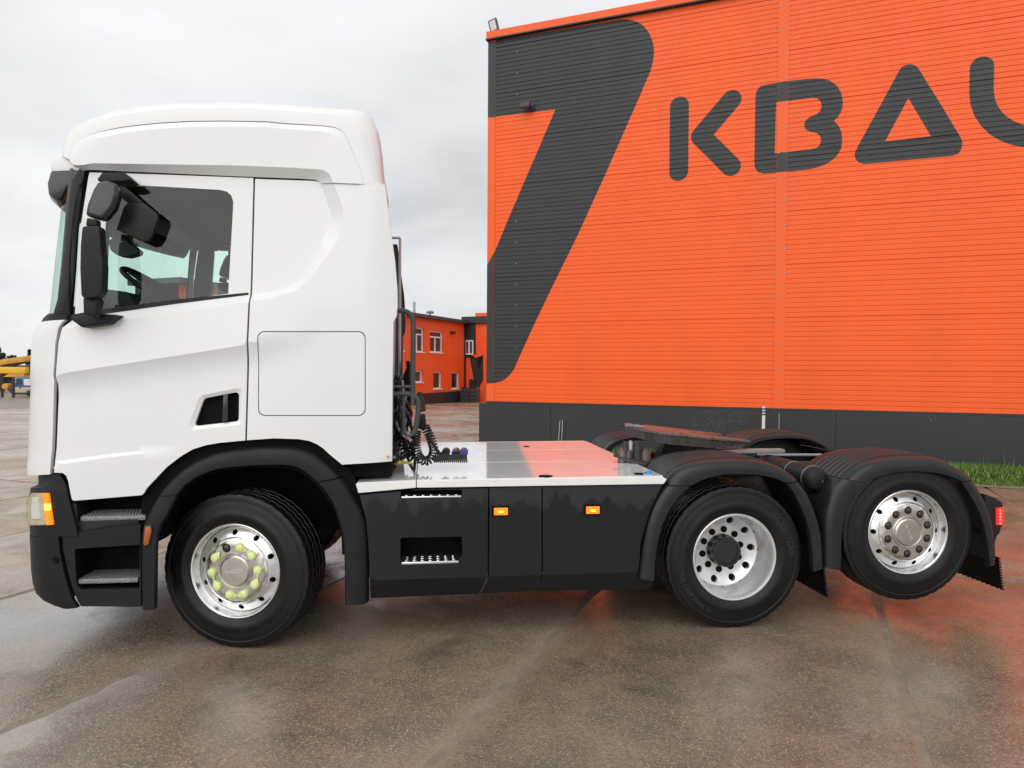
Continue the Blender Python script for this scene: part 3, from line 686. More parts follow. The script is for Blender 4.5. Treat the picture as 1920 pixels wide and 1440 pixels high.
bbox(mb, a0, a0 + t, z0, z1, 0.035, 0.09); bbox(mb, a1 - t, a1, z0, z1, 0.035, 0.09); bbox(mb, a0 + t, a1 - t, z0, z0 + t, 0.035, 0.09); bbox(mb, a0 + t, a1 - t, z1 - t, z1, 0.035, 0.09); bbox(mb, (a0 + a1) / 2 - 0.06, (a0 + a1) / 2 + 0.06, z0 + t, z1 - t, 0.036, 0.088)
fo = bobj(mb, 'window', 'pvc'); bobj(bbox(MB(), a0 + .03, a1 - .03, z0 + .03, z1 - .03, 0.033, 0.05), 'pane', 'dark_pane', fo)
for i, (x0, x1, y0) in enumerate(((863, 878, 729), (880, 895, 728))):
    u0, zt = bat(x0, y0, 1.5); u1, _ = bat(x1, y0, 1.5); p = Vector(B3(u0, 0, 1.5)); b0 = gz(p.x, p.y); r = empty('cooling_unit', (p.x, p.y, b0))
    tag(r, ['dark cooling unit box at the office corner post, left of two', 'dark cooling unit box below the charcoal mark, right of two'][i], 'cooling unit', 'cooling units by the office')
    F = local_frame((0, 0, 0), WU, WN, Vector((0, 0, 1))); obox(MB(), F, 0, u1 - u0, -0.5, 0, 0.05, zt - b0).build('casing', 'tube_grey', r, 0, 0.02)
    for k in range(4): obox(MB(), F, 0.06, u1 - u0 - 0.06, 0.002, 0.03, 0.2 + k * 0.28, 0.32 + k * 0.28).build('louvre', 'charcoal_dark', r, 0)

# ---- yard at the far left ---------------------------------------------------
def frame_at(px, D, zoff=0.0):
    p = far(px, 740, D); z = gz(p.x, p.y); return Vector((p.x, p.y, z + zoff))
RX = Vector((math.cos(TH), -math.sin(TH), 0)); FX = FH; ZX = Vector((0, 0, 1))
# van (side view, tail to the left)
Dv = 64.0; pv = frame_at(26, Dv); van = empty('van', pv); tag(van, 'blue van with beige lower body parked in the yard at far left', 'van')
Lz = lambda a, b, c: tuple(RX * a + FX * b + ZX * c)
def lprism(poly, b0, b1, mname, name, par, bev=0.0): return MB().prism([Lz(a, b0, c) for a, c in poly], [Lz(a, b1, c) for a, c in poly]).build(name, mname, par, 30, bev)
lprism([(0.0, 0.35), (4.6, 0.35), (4.65, 0.7), (4.55, 0.85), (0.03, 0.85), (-0.04, 0.7)], 0, 1.7, 'beige', 'lower_body', van, 0.03)
lprism([(0.04, 0.855), (4.5, 0.855), (3.6, 1.05), (2.95, 1.72), (2.7, 1.78), (0.35, 1.78), (0.18, 1.7)], 0.03, 1.67, 'van_blue', 'upper_body', van, 0.03)
lprism([(0.18, 1.05), (0.72, 1.05), (0.68, 1.62), (0.27, 1.62)], 0.015, 0.03, 'dark_pane', 'window', van)
lprism([(0.9, 1.02), (2.3, 1.02), (2.3, 1.58), (0.88, 1.58)], 0.015, 0.03, 'pvc', 'panel', van)
lprism([(0.5, 0.72), (0.66, 0.72), (0.66, 0.92), (0.5, 0.92)], -0.02, 0.05, 'red_lens_off', 'tail_light', van)
for wx in (1.45, 3.8):
    for wy in (0.1, 1.6): MB().tube([Lz(wx, wy - 0.1, 0.32), Lz(wx, wy + 0.1, 0.32)], 0.32, 20).build('wheel', 'rubber', van)
# gantry frame with yellow beam
pg = frame_at(-20, 60.0); gan = empty('lifting_frame', pg); tag(gan, 'yellow box beam frame on dark posts in front of the excavator', 'gantry')
lprism([(-2.0, 2.05), (3.05, 2.05), (3.05, 2.6), (-2.0, 2.6)], 0, 0.5, 'yellow', 'beam', gan, 0.03)
lprism([(1.1, 1.75), (2.9, 1.75), (2.9, 2.04), (1.6, 2.04)], 0.05, 0.45, 'yellow_worn', 'bracket', gan, 0.02)
for a in (0.95, 1.9): lprism([(a - 0.07, 0), (a + 0.07, 0), (a + 0.07, 2.04), (a - 0.07, 2.04)], 0.1, 0.3, 'charcoal_dark', 'post', gan)
MB().tube([Lz(1.0, 0.2, 1.0), Lz(1.9, 0.2, 1.05)], 0.05, 8).build('cross_bar', 'charcoal_dark', gan)
MB().tube([Lz(1.38, -0.1, 0.95), Lz(1.38, 0.5, 0.95)], 0.26, 16).build('drum', 'yellow_worn', gan, bevel=0.03)
# excavator
pe = frame_at(20, 70.0); ex = empty('excavator', pe); tag(ex, 'yellow excavator with folded boom behind the blue van', 'excavator')
for b in (0, 2.3): lprism([(-0.2, 0.45), (0.1, 0.05), (4.2, 0.05), (4.6, 0.45), (4.2, 0.9), (0.1, 0.9)], b, b + 0.6, 'iron', 'track', ex, 0.05)
lprism([(0.3, 1.0), (5.0, 1.0), (5.1, 2.1), (4.2, 2.3), (0.5, 2.3), (0.2, 1.8)], 0.2, 2.7, 'yellow_worn', 'upper_body', ex, 0.06)
lprism([(1.2, 2.0), (2.8, 2.0), (2.8, 3.0), (1.5, 3.0)], 0.1, 1.2, 'dark_pane', 'cabin', ex, 0.05)
lprism([(-3.5, 3.0), (-1.6, 3.55), (1.6, 4.0), (3.2, 4.75), (3.4, 4.4), (1.9, 3.5), (-1.5, 3.0), (-3.4, 2.6)], 1.2, 1.7, 'yellow_worn', 'boom', ex, 0.05)
lprism([(2.9, 4.7), (3.3, 4.85), (2.3, 3.0), (1.8, 2.5), (1.5, 2.9)], 1.25, 1.65, 'yellow', 'arm', ex, 0.04)
lprism([(1.05, 2.15), (2.0, 2.15), (2.0, 2.95), (1.05, 2.95)], -0.3, 0.05, 'charcoal_dark', 'engine_panel', ex, 0.02)
MB().tube([Lz(-1.5, 1.45, 2.7), Lz(0.6, 1.45, 3.3)], 0.12, 8).build('cylinder', 'charcoal_dark', ex)
tm = text_mesh('CAT', 0.48, 'pvc', 0.01); to = obj('lettering', tm, ex, Vector(Lz(1.53, -0.33, 2.55))); to.rotation_euler = (math.pi / 2, 0, -TH)
# conifers beyond
def conifer(px, D, top, label, spread=0.2):
    p = frame_at(px, D); d = ray(px, top); h = (CAM + d * D).z - p.z; r = empty('conifer_tree', p); tag(r, label, 'tree', 'trees beyond the yard'); rnd = random.Random(int(px * 7 + D))
    MB().tube([(0, 0, 0), (0, 0, h * 0.9)], [0.16, 0.03], 8).build('trunk', 'bark', r)
    mb = MB()
    for i in range(1500):
        t = rnd.random() ** 0.8; z = h * (0.12 + 0.88 * t); R = h * spread * (1 - t) ** 0.85 + 0.05; a = rnd.uniform(0, math.tau); q = R * math.sqrt(rnd.random()) * (0.75 + 0.35 * math.sin(t * 40))
        c = Vector((math.cos(a) * q, math.sin(a) * q, z - q * 0.25)); s_ = rnd.uniform(0.12, 0.3); e1 = Vector((rnd.gauss(0, 1), rnd.gauss(0, 1), rnd.gauss(0, .5))).normalized() * s_; e2 = Vector((rnd.gauss(0, 1), rnd.gauss(0, 1), rnd.gauss(0, .5))).normalized() * s_ * 0.6
        mb.add([c - e1, c + e2, c + e1], [(0, 1, 2)])
    mb.build('crown', 'conifer', r, 0, weld=False)
for px, D, top, lab, sp in ((-1, 88, 652, 'dark broad conifer at the left edge of the yard', 0.3), (8, 92, 662, 'short dark conifer right of the broad one at the left edge', 0.2), (17, 95, 668, 'small dark conifer above the boom, left of three', 0.2), (23, 95, 667, 'small dark conifer above the boom, middle of three', 0.2), (29, 95, 668, 'small dark conifer above the boom, right of three', 0.2), (56, 90, 656, 'tall dark conifer just left of the white cab', 0.22)):
    conifer(px, D, top, lab, sp)

# ================================================================== TRUCK
TR = empty('tractor_truck'); tag(TR, 'white three-axle tractor unit with dark side skirts and raised rear axle', 'truck')
W = 2.48
def xz(pts, Y=0.0): return [(p.x, p.z) for p in (at(a, b, Y) for a, b in pts)]
def interp(path, x):
    if x <= path[0][0]: return path[0][1]
    for (x0, z0), (x1, z1) in zip(path, path[1:]):
        if x <= x1: return lerp(z0, z1, (x - x0) / (x1 - x0))
    return path[-1][1]
clamp = lambda v, a=0.0, b=1.0: max(a, min(b, v))
X0 = at(150, 800).x; FB = 0.32
RIN = xz([(465.5, 552), (190, 586), (128, 597), (90, 603), (90, 312), (157, 316), (440, 326), (593, 333.5), (601, 343), (620.5, 400), (620.5, 415), (593, 474), (564.6, 522), (539, 539), (504, 547)], 0.04)
ROUT = xz([(465.5, 566), (210, 604), (120, 616), (80, 622), (80, 290), (174, 306), (440, 310), (606, 318), (619, 327), (625, 340), (643, 391), (643, 416), (632, 451.5), (606, 490), (577, 528), (552, 547), (504, 559)])
C2 = xz([(20, 733), (80, 713), (103, 704.5), (130, 698), (300, 672), (465, 646), (560, 627), (640, 612)]); C2b = [(x, z - 0.018) for x, z in C2]; C2c = [(x, z - 0.045) for x, z in C2]; C2d = [(x, z - 0.09) for x, z in C2]; C2e = [(x, z - 0.15) for x, z in C2]
C3 = xz([(20, 877), (99, 866), (200, 852), (330, 838), (420, 830)]); C3b = [(x, z - 0.022) for x, z in C3]
XA, XB = at(470, 640).x, at(610, 640).x; XC, XD = at(120, 850).x, at(350, 850).x; XR_ = at(680, 600).x
HND = xz([(382, 747), (410, 741.5), (439, 736), (445, 737.5), (446.5, 742), (446, 786), (444, 789.5), (440, 791), (369, 799), (364.5, 798), (363.5, 794), (370, 775), (376.5, 756.5), (379, 751)])
hc = (sum(p[0] for p in HND) / len(HND), sum(p[1] for p in HND) / len(HND))
HND2 = [(hc[0] + (x - hc[0]) * 1.22 - 0.006, hc[1] + (z - hc[1]) * 1.26) for x, z in HND]
def front_tuck(x):
    t = clamp((X0 - x) / 0.455, 0, 0.98); return FB * (1 - math.sqrt(1 - t * t))
def cabY(x, z):
    p = (x, z); y = front_tuck(x) + 0.012 * max(0, z - 2.3) + 0.008 * ((z - 1.9) / 0.6) ** 2 * (1 if z < 1.9 else 0)
    if x > XR_: y += 0.55 * (x - XR_) ** 2
    if inside(p, RIN): y += 0.048
    elif inside(p, ROUT):
        a = segdist(p, RIN, True); b = segdist(p, ROUT, True); y += 0.048 * b / (a + b + 1e-9)
    zc = interp(C2, x); f = 1 - clamp((x - XA) / (XB - XA)); d = zc - z; h = 0.0
    if d < 0: h = 0.014 * clamp(1 + d / 0.30)
    elif d < 0.15: h = 0.014 - 0.034 * (1 - (1 - d / 0.15) ** 2)
    else: h = lerp(-0.020, 0.0, clamp((d - 0.15) / 0.5) ** 1.3)
    y -= h * f
    d3 = interp(C3, x) - z; f3 = 1 - clamp((x - XC) / (XD - XC))
    if d3 > 0: y -= 0.016 * f3 * clamp(d3 / 0.022)
    if inside(p, HND2):
        a = segdist(p, HND, True); b = segdist(p, HND2, True); y += 0.012 * (1 if inside(p, HND) else b / (a + b + 1e-9))
    return y
DOOR = xz([(160, 318.5), (300, 322.8), (471, 329.3), (466, 552), (463, 640), (459, 826), (411, 830.5), (385, 835), (360, 843), (338, 856), (312, 876), (290, 899), (273, 917), (269, 925), (264, 929), (200, 934), (140, 939), (135, 938), (132, 926), (128, 903), (124, 892), (117, 887), (98.5, 887), (98, 865), (101, 842), (103.5, 770), (106, 722), (104, 706), (108.5, 642), (114, 615), (129, 601), (133, 592), (144, 420), (158, 326)])
WIN = xz([(203, 344), (300, 349), (412, 355.5), (425, 359), (433, 366), (437, 378), (436, 400), (428, 551), (300, 567), (190, 581), (195, 460)], 0.05)
SIDE = xz([(474.5, 331), (590, 335), (604, 340.5), (660, 341.5), (721, 344.5), (723, 359), (731, 423), (740, 487), (744, 540), (744.5, 575), (743, 592), (737.5, 603), (736, 700), (734.5, 866), (641, 871.5), (618, 852.5), (607, 842), (595, 833.5), (580, 827), (560, 823.5), (513, 822), (462.5, 825.5), (466.5, 640), (469.5, 552)])
def rrect(x0, y0, x1, y1, r, n=4):
    o = []
    for cx, cy, a0 in ((x1 - r, y0 + r, -90), (x1 - r, y1 - r, 0), (x0 + r, y1 - r, 90), (x0 + r, y0 + r, 180)):
        for i in range(n + 1):
            a = math.radians(a0 + 90 * i / n); o.append((cx + r * math.cos(a), cy + r * math.sin(a)))
    return o
HATCH_O = xz(rrect(483, 621, 685.5, 780, 13)); HATCH_I = xz(rrect(484.6, 622.6, 683.9, 778.4, 12))
def clipline(path, poly):
    q = densify(path, 0.02, False); return [p for p in q if inside(p, poly) and segdist(p, poly, True) > 0.012]
def runs(path, poly):
    out = []; cur = []
    for p in densify(path, 0.03, False):
        if inside(p, poly) and segdist(p, poly, True) > 0.012: cur.append(p)
        else:
            if len(cur) > 1: out.append(cur)
            cur = []
    if len(cur) > 1: out.append(cur)
    return out
def cl(ring): return ring + ring[:1]
for far_side in (False, True):
    mir = W if far_side else None
    lines = [r for pth in (cl(RIN), cl(ROUT), C2, C2b, C2c, C2d, C2e, C3, C3b, cl(HND2)) for r in runs(pth, DOOR)]
    lines = [r for r in lines if not any(inside(p, WIN) for p in r)]
    d = skin('cab_door', 'white', TR, DOOR, cabY, [WIN, HND], lines, 0.055, 0.03, mir)
    skin('inner_panel', 'interior', d, DOOR, cabY, [WIN], (), 0.12, 0, mir, extra=0.07)
    skin('window_glass', 'glass', d, [(x + (0.01 if x > -0.4 else -0.01), z) for x, z in WIN], lambda x, z: cabY(x, z) + 0.014, (), (), 0.2, 0, mir)
    if not far_side:
        TRIM = xz([(466, 548.5), (466, 552.5), (330, 569.5), (200, 588), (133, 597), (134, 590), (190, 580), (330, 561.5)], 0.045)
        skin('window_trim', 'black', d, TRIM, lambda x, z: cabY(x, z) - 0.004, (), (), 0.06, 0.02)
    skin('handle_pocket', 'void', d, [(hc[0] + (x - hc[0]) * 1.04, hc[1] + (z - hc[1]) * 1.04) for x, z in HND], lambda x, z: cabY(x, z) + 0.045, (), (), 0.08, 0, mir)
    hb = MB().pxz(xz([(418, 740.5), (427, 739), (427, 790), (416, 791.5)]), 0.005, 0.04); hb2 = hb
    if far_side: hb2 = MB(); hb2.add([(x, W - y, z) for x, y, z in hb.v], hb.f)
    hb2.build('door_handle', 'black_gloss', d, 30, 0.004)
    lines = [r for pth in (cl(RIN), cl(ROUT), C2, C2b, C2c) for r in runs(pth, SIDE)]
    lines = [r for r in lines if not any(inside(p, HATCH_O) for p in r)]
    s_ = skin('side_panel', 'white', TR, SIDE, cabY, [HATCH_O], lines, 0.05, 0.12, mir)
    skin('locker_hatch', 'white', s_, HATCH_I, cabY, (), (), 0.06, 0.03, mir, extra=0.001)
    skin('hatch_seal', 'void', s_, HATCH_O, cabY, (), (), 0.2, 0, mir, extra=0.018)
    skin('lining', 'interior', s_, SIDE, cabY, (), (), 0.15, 0, mir, extra=0.07)
MB().tube([at(727.5, 856, 0.0), at(727.5, 856, 0.06)], 0.008, 8).build('screw', 'steel_grey', TR)

# ---- wrap-around front ------------------------------------------------------
def wrap_cols(rows, b=FB, off=0.0, x0fun=None, n=11):
    C = []
    for pyS, pxS, pyR, pxR in rows:
        pR = at(pxR, pyR, 0.03); pS = at(pxS, pyS, 0.21); x0 = X0 if x0fun is None else pR.x + x0fun
        a = (x0 - pS.x) / 0.937; t = clamp((x0 - pR.x) / a, 0, 0.95); f0 = math.asin(t); r = []
        for i in range(n):
            f = lerp(f0, math.pi / 2, i / (n - 1)); k = i / (n - 1)
            r.append((x0 - a * math.sin(f) - off * math.sin(f), b * (1 - math.cos(f)) - off * math.cos(f), lerp(pR.z, pS.z, clamp(k * 1.1))))
        if pR.x > x0 + 1e-4: r[0] = (pR.x, -off, pR.z)
        C.append(r)
    return C
def wrap(rows, names, m, par=None, bulge=0.06, ret=0.03, **k):
    par = par or TR; C = wrap_cols(rows, **k); b = k.get('b', FB); objs = []
    def shell(R):
        mb = MB().loft(R); return mb
    nr = []
    for r in C: nr.append([(r[0][0] + 0.004, r[0][1] + ret, r[0][2])] + r if ret else r)
    objs.append(shell(nr).build(names[0], m, par, 28))
    objs.append(shell([[(x, W - y, z) for x, y, z in r] for r in nr]).build(names[0], m, par, 28))
    F = []
    for r in C:
        x, y, z = r[-1]; q = []
        for i in range(13):
            yy = lerp(y, W - y, i / 12); q.append((x - bulge * (1 - ((yy - W / 2) / (W / 2 - y)) ** 2), yy, z))
        F.append(q)
    objs.append(shell(F).build(names[1], m, par, 28)); return objs
CORNER = [(606, 78, 600, 124), (612, 70, 606, 117), (622, 64, 616, 110.5), (640, 59.5, 642, 105), (680, 57.5, 680, 102.5), (721, 55.5, 704.5, 100.5), (729, 58.0, 713, 102.5), (760, 56.2, 745, 101), (805, 54.3, 800, 99.5), (842, 53.2, 842, 97.5), (866, 52.5, 860, 95.5), (871, 50.8, 867, 94.8), (894, 51, 889.5, 93.5)]
wrap(CORNER, ('corner_panel', 'front_panel'), 'white')
wrap([(606, 77.5, 599, 125.5), (598, 81, 592, 128), (590, 90, 587, 118)], ('cowl', 'cowl'), 'black', x0fun=0.1)
WS = [(590, 93, 587, 107), (563, 95.5, 563, 115), (500, 102, 500, 122), (430, 110, 430, 127.5), (378, 117, 372, 131.5), (345, 121, 340, 135), (320, 124, 316, 138)]
wc = wrap_cols(WS, 0.34, 0.0, 0.10)
rows = []
for r in wc:
    x, y, z = r[-1]; q = list(r)
    for i in range(1, 12):
        yy = lerp(y, W - y, i / 12); q.append((x - 0.08 * (1 - ((yy - W / 2) / (W / 2 - y)) ** 2), yy, z))
    q += [(a, W - b, c) for a, b, c in reversed(r)]; rows.append(q)
MB().loft(rows).build('windscreen', 'glass_screen', TR, 40)
pe_ = [(592, 132), (563, 134.5), (500, 139), (430, 143), (372, 151), (340, 155.5), (318, 159)]
for far_side in (False, True):
    R = []
    for (py, px_), r in zip(pe_, wc):
        p = at(px_, py, 0.05); y = cabY(p.x, p.z); R.append([(p.x, y + 0.03, p.z), (p.x - 0.003, y - 0.002, p.z), tuple(Vector((p.x, y - 0.004, p.z)).lerp(Vector(r[0]), 0.55) + Vector((0, -0.008, 0))), (r[0][0] - 0.02, r[0][1] - 0.002, r[0][2]), (r[1][0], r[1][1] - 0.004, r[1][2])])
    if far_side: R = [[(x, W - y, z) for x, y, z in r] for r in R]
    MB().loft(R).build('windscreen_pillar', 'black_gloss', TR, 40)
def pprism(name, m, pts, Y, depth, par=None, bev=0.008, seg=2, smooth=35):
    q = xz(pts, Y); return MB().pxz(q, Y, Y + depth).build(name, m, par or TR, smooth, bev, seg)
# sun visor
def visor(pts, m, name, bulge, par):
    q = xz(pts, 0.05); rows = []
    for i in range(15):
        y = lerp(0.03, W - 0.03, i / 14); k = 1 - ((y - W / 2) / (W / 2)) ** 2
        edge = 0.05 * max(0, 1 - min(y, W - y) / 0.12); rows.append([(x - bulge * k + edge * 0.4, y, z) for x, z in q])
    mb = MB().loft(rows, True); n = len(q); k = len(mb.v); mb.f.append(tuple(range(n))); mb.f.append(tuple(range(k - n, k))); return mb.build(name, m, par, 30, 0.006)
vz = visor([(106, 291.5), (136, 289.5), (144, 299), (153, 311), (149, 321), (98, 323), (96.5, 308), (100, 297)], 'white', 'sun_visor', 0.22, TR)
visor([(97, 323.5), (148, 321.5), (140, 338), (126, 352), (117, 370), (108, 378), (93, 365), (91, 345)], 'black_gloss', 'visor_blade', 0.22, vz)
# roof fairing
NR = 64
def prow(pts, Y): return [tuple(p) for p in resample([at(a, b, Y) for a, b in pts], NR)]
R0 = [(142, 318), (156, 320), (170, 318.5), (300, 324), (440, 330.5), (560, 335), (592, 337), (600, 341), (602, 344)]
R1 = [(138, 309), (151, 310), (162, 308), (174, 306), (300, 308), (440, 310), (560, 315), (606, 318.5), (617, 325), (621, 333), (625, 342.5)]
LEDGE = [(131, 302), (137, 282), (147, 266), (165, 255), (182, 249), (232, 239), (296, 232), (359, 228.5), (423, 228), (500, 229.5), (536, 233), (590, 236), (619, 238.5), (633, 242), (643, 248.5), (649, 257), (664, 292), (676, 322), (684, 345)]
def shift(pts, dx, dy): return [(a + dx, b + dy) for a, b in pts]
LB = [(134, 305), (141, 290), (150, 277), (165, 266), (182, 260), (232, 249), (296, 241.5), (359, 238), (423, 237), (500, 238.5), (536, 242), (585, 245), (610, 247.5), (622, 252), (630, 259), (636, 268), (650, 300), (661, 325), (668, 344.5)]
TOP = [(128.5, 300), (130, 284), (133, 269), (142, 253), (168, 234), (219, 215), (280, 204), (343, 199), (423, 197.5), (500, 199.5), (568, 205), (640, 210), (676, 212.5), (690, 216), (700, 226), (712, 253), (718, 300), (721.5, 345), (723, 366)]
def mixp(a, b, t): return [p.lerp(q, t) for p, q in zip([Vector(v) for v in a], [Vector(v) for v in b])]
rows = [prow(R0, 0.07), prow(R0, 0.05), prow(R1, 0.0)]
def frow(pts, Ya, Yb):
    R = prow(pts, Yb); R2 = prow(pts, Ya); o = []
    for i, (p, q) in enumerate(zip(R, R2)):
        k = i / (NR - 1); sm_ = lambda v: v * v * (3 - 2 * v); f = sm_(clamp((k - 0.03) / 0.26)) * (1 - 0.85 * sm_(clamp((k - 0.66) / 0.30))); o.append(tuple(Vector(q).lerp(Vector(p), f)))
    return o
lb = frow(LB, 0.0, -0.010); rows.append([tuple(v) for v in mixp(rows[2], lb, 0.5)]); rows.append(lb)
lg = frow(LEDGE, 0.006, 0.010); rows.append(lg); rows.append(frow(shift(LEDGE, 0.1, -0.4), 0.007, 0.026)); rows.append(frow(shift(LEDGE, 0.4, -1.4), 0.008, 0.026))
tp = prow(TOP, 0.16); le2 = frow(shift(LEDGE, 0.6, -2.0), 0.009, 0.012); rows.append(le2)
def arcmix(t):
    o = []
    for a, b in zip(le2, tp):
        a = Vector(a); b = Vector(b); v = a.lerp(b, t); v.y = a.y + (b.y - a.y) * (1 - max(0, 1 - t ** 3.2) ** (1 / 3.2)); o.append(tuple(v))
    return o
for t in (0.3, 0.55, 0.72, 0.83, 0.90, 0.95, 0.98): rows.append(arcmix(t))
rows.append(tp)
mid = []
for t, dz, dx in ((0.15, 0.02, -0.05), (0.4, 0.035, -0.10), (0.7, 0.045, -0.13)):
    r = []
    for i, p in enumerate(tp):
        k = i / (NR - 1); fr = clamp(1 - k * 6) + 1.6 * clamp(k * 6 - 5); r.append((p[0] + dx * fr, lerp(p[1], W / 2, t), p[2] + dz * clamp(math.sin(math.pi * k) * 1.6) * (1 - 0.5 * k)))
    mid.append(r)
half = rows + mid; half2 = rows + [[(x - 0.10 * clamp(i / (NR - 1) * 6 - 5), y, z) for i, (x, y, z) in enumerate(r)] for r in mid]
full = half2 + [[(x - 0.17 * clamp(i / (NR - 1) * 5 - 4), W - y, z) for i, (x, y, z) in enumerate(r)] for r in reversed(half)]
MB().loft(full).build('roof_fairing', 'white', TR, 13)
# rear wall, floor, ceiling
XRW = at(738, 700, 0.1).x - 0.13
MB().box(XRW - 0.06, XRW - 0.01, 0.06, W - 0.06, 1.24, 3.12).build('rear_wall', 'white', TR, 0, 0.01)
MB().box(XRW - 0.10, XRW - 0.065, 0.09, W - 0.09, 1.45, 3.12).build('bunk_wall', 'interior', TR, 0)
MB().box(-1.1, XRW - 0.07, 0.1, W - 0.1, 1.42, 1.47).build('cab_floor', 'interior', TR, 0)
MB().box(-0.98, XRW - 0.07, 0.12, W - 0.12, 3.09, 3.12).build('ceiling_lining', 'interior_light', TR, 0)
MB().box(-0.98, -0.72, 0.14, W - 0.14, 3.0, 3.085).build('roof_console', 'interior', TR, 0, 0.02)
# cab interior
MB().pxz([(-1.08, 1.5), (-0.62, 1.5), (-0.60, 2.05), (-0.72, 2.28), (-0.95, 2.31), (-1.10, 2.25)], 0.12, W - 0.12).build('dashboard', 'interior', TR, 30, 0.02)
MB().pxz([(-0.70, 2.25), (-0.78, 2.40), (-0.96, 2.42), (-1.0, 2.28)], 0.35, 0.95).build('instrument_hood', 'interior', TR, 30, 0.03)
swc = at(287, 540, 0.62); ax = Vector((math.cos(math.radians(-36)), 0, math.sin(math.radians(-36)))); ay = Vector((0.10, 0.995, 0)).normalized()
ring = [swc + (ax * math.cos(t) + ay * math.sin(t)) * 0.225 for t in (2 * math.pi * i / 36 for i in range(37))]
sw = MB().tube(ring, 0.019, 8, False).build('steering_wheel', 'black', TR, 60)
MB().tube([swc - ax * 0.2, swc + ax * 0.2], 0.018, 6).build('spoke', 'black', sw); nrm = ax.cross(ay); nrm = nrm if nrm.x < 0 else -nrm
MB().tube([swc, swc + nrm * 0.35], [0.08, 0.06], 10).build('column', 'black', sw)
for y in (0.4, 1.55):
    st = MB().pxz([(-0.25, 1.75), (0.28, 1.72), (0.30, 1.88), (-0.25, 1.92)], y, y + 0.52).build('seat', 'interior', TR, 30, 0.04)
    MB().pxz([(0.22, 1.85), (0.36, 1.85), (0.48, 2.55), (0.36, 2.57)], y + 0.02, y + 0.5).build('backrest', 'interior', st, 30, 0.05)
    MB().pxz([(0.37, 2.58), (0.48, 2.56), (0.50, 2.76), (0.40, 2.78)], y + 0.13, y + 0.39).build('headrest', 'interior', st, 30, 0.03)
# ---- mirrors ------------------------------------------------------------------
c8 = lambda pts: [(130 + a / 4.645, 310 + b / 4.645) for a, b in pts]
def mirror_set(far_side):
    def P(name, m, pts, Y, depth, par, bev, dz=0):
        q = xz(c8(pts), Y); mb = MB().pxz(q, Y, Y + depth)
        if far_side: mb.v = [(x, W - y, z) for x, y, z in mb.v]
        return mb.build(name, m, par, 40, bev, 3)
    arm = P('mirror_arm', 'black', [(242, 118), (285, 62), (470, 58), (540, 125), (470, 140), (250, 138)], -0.10, 0.14, TR, 0.012)
    wide = P('wide_angle_mirror', 'black_gloss', [(240, 140), (320, 122), (410, 160), (425, 240), (385, 370), (310, 470), (255, 472), (130, 435), (150, 340), (205, 200)], -0.22, 0.085, arm, 0.028)
    P('neck', 'black', [(150, 455), (240, 470), (240, 530), (140, 525)], -0.21, 0.06, arm, 0.01)
    main = P('main_mirror', 'black', [(110, 540), (130, 528), (245, 524), (262, 540), (272, 680), (292, 880), (285, 1080), (262, 1130), (230, 1150), (130, 1162), (102, 1130), (92, 900), (96, 700)], -0.24, 0.085, arm, 0.03)
    P('mirror_foot', 'black', [(115, 1150), (240, 1140), (255, 1180), (235, 1320), (120, 1300)], -0.20, 0.08, arm, 0.015)
    P('mirror_base', 'black', [(5, 1318), (75, 1312), (250, 1290), (408, 1300), (330, 1378), (105, 1412), (20, 1350)], -0.10, 0.13, arm, 0.02)
    P('kerb_mirror', 'mirror_dark', [(500, 328), (640, 322), (765, 418), (772, 470), (725, 600), (690, 655), (640, 662), (408, 560), (468, 372)], -0.05, 0.03, arm, 0.004)
    P('kerb_mirror_arm', 'mirror_dark', [(425, 165), (480, 180), (640, 321), (505, 327), (430, 260)], -0.045, 0.02, arm, 0.003)
    return arm
mirror_set(False); mirror_set(True)
fm = at(222, 458, 0.95)
MB().tube([fm + Vector((0, -0.02, 0.12)), fm + Vector((0, 0, 0.35))], 0.03, 8).build('front_mirror_arm', 'black', TR)
q = xz([(204, 452), (215, 444), (227, 440), (240, 452), (262, 470), (258, 477), (240, 482), (222, 480), (208, 470)], 0.95)
MB().pxz(q, 0.93, 1.05).build('front_mirror', 'interior_light', TR, 40, 0.02)
# ---- headlight, bumper, steps ---------------------------------------------------
wrap([(890, 72, 888, 113), (911, 72, 903, 123), (917, 57.5, 911, 127), (925, 56, 925, 130), (985, 55.5, 985, 146), (1004, 56, 1002, 149)], ('headlight_housing', 'grille_lower'), 'black')
def surf(px_, py, off, A=0.452):
    Y = 0.03
    for _ in range(60):
        p = at(px_, py, Y); t = clamp((X0 - p.x) / A, 0, 0.985); Y = lerp(Y, FB * (1 - math.sqrt(1 - t * t)), 0.4)
    n = Vector((-t, -math.sqrt(1 - t * t), 0)); return p + n * off
def patch(name, m, L_, R_2, off, par=None, n=6, thick=0.015, bev=0.0):
    rows = []
    for (xa, ya), (xb, yb) in zip(L_, R_2): rows.append([surf(lerp(xa, xb, i / n), lerp(ya, yb, i / n), off) for i in range(n + 1)])
    mb = MB(); mb.loft(rows); k = len(mb.v); back = [[p + Vector((0.01, thick, 0)) for p in r] for r in rows]
    ring = [r[0] for r in rows] + rows[-1][1:] + [r[-1] for r in reversed(rows[:-1])] + list(reversed(rows[0][1:-1])); rb = [p + Vector((0.008, thick, 0)) for p in ring]
    mb.loft([ring, rb], True); return mb.build(name, m, par or TR, 40)
hl = patch('headlight', 'reflector', [(62, 924), (57.2, 940), (56.8, 966), (60, 984)], [(82, 924), (84, 940), (87, 966), (90, 983)], 0.010)
patch('lamp_tube', 'pvc', [(66, 932), (64, 948), (64, 972)], [(76, 932), (77, 948), (80, 972)], 0.016, hl, 4, 0.01)
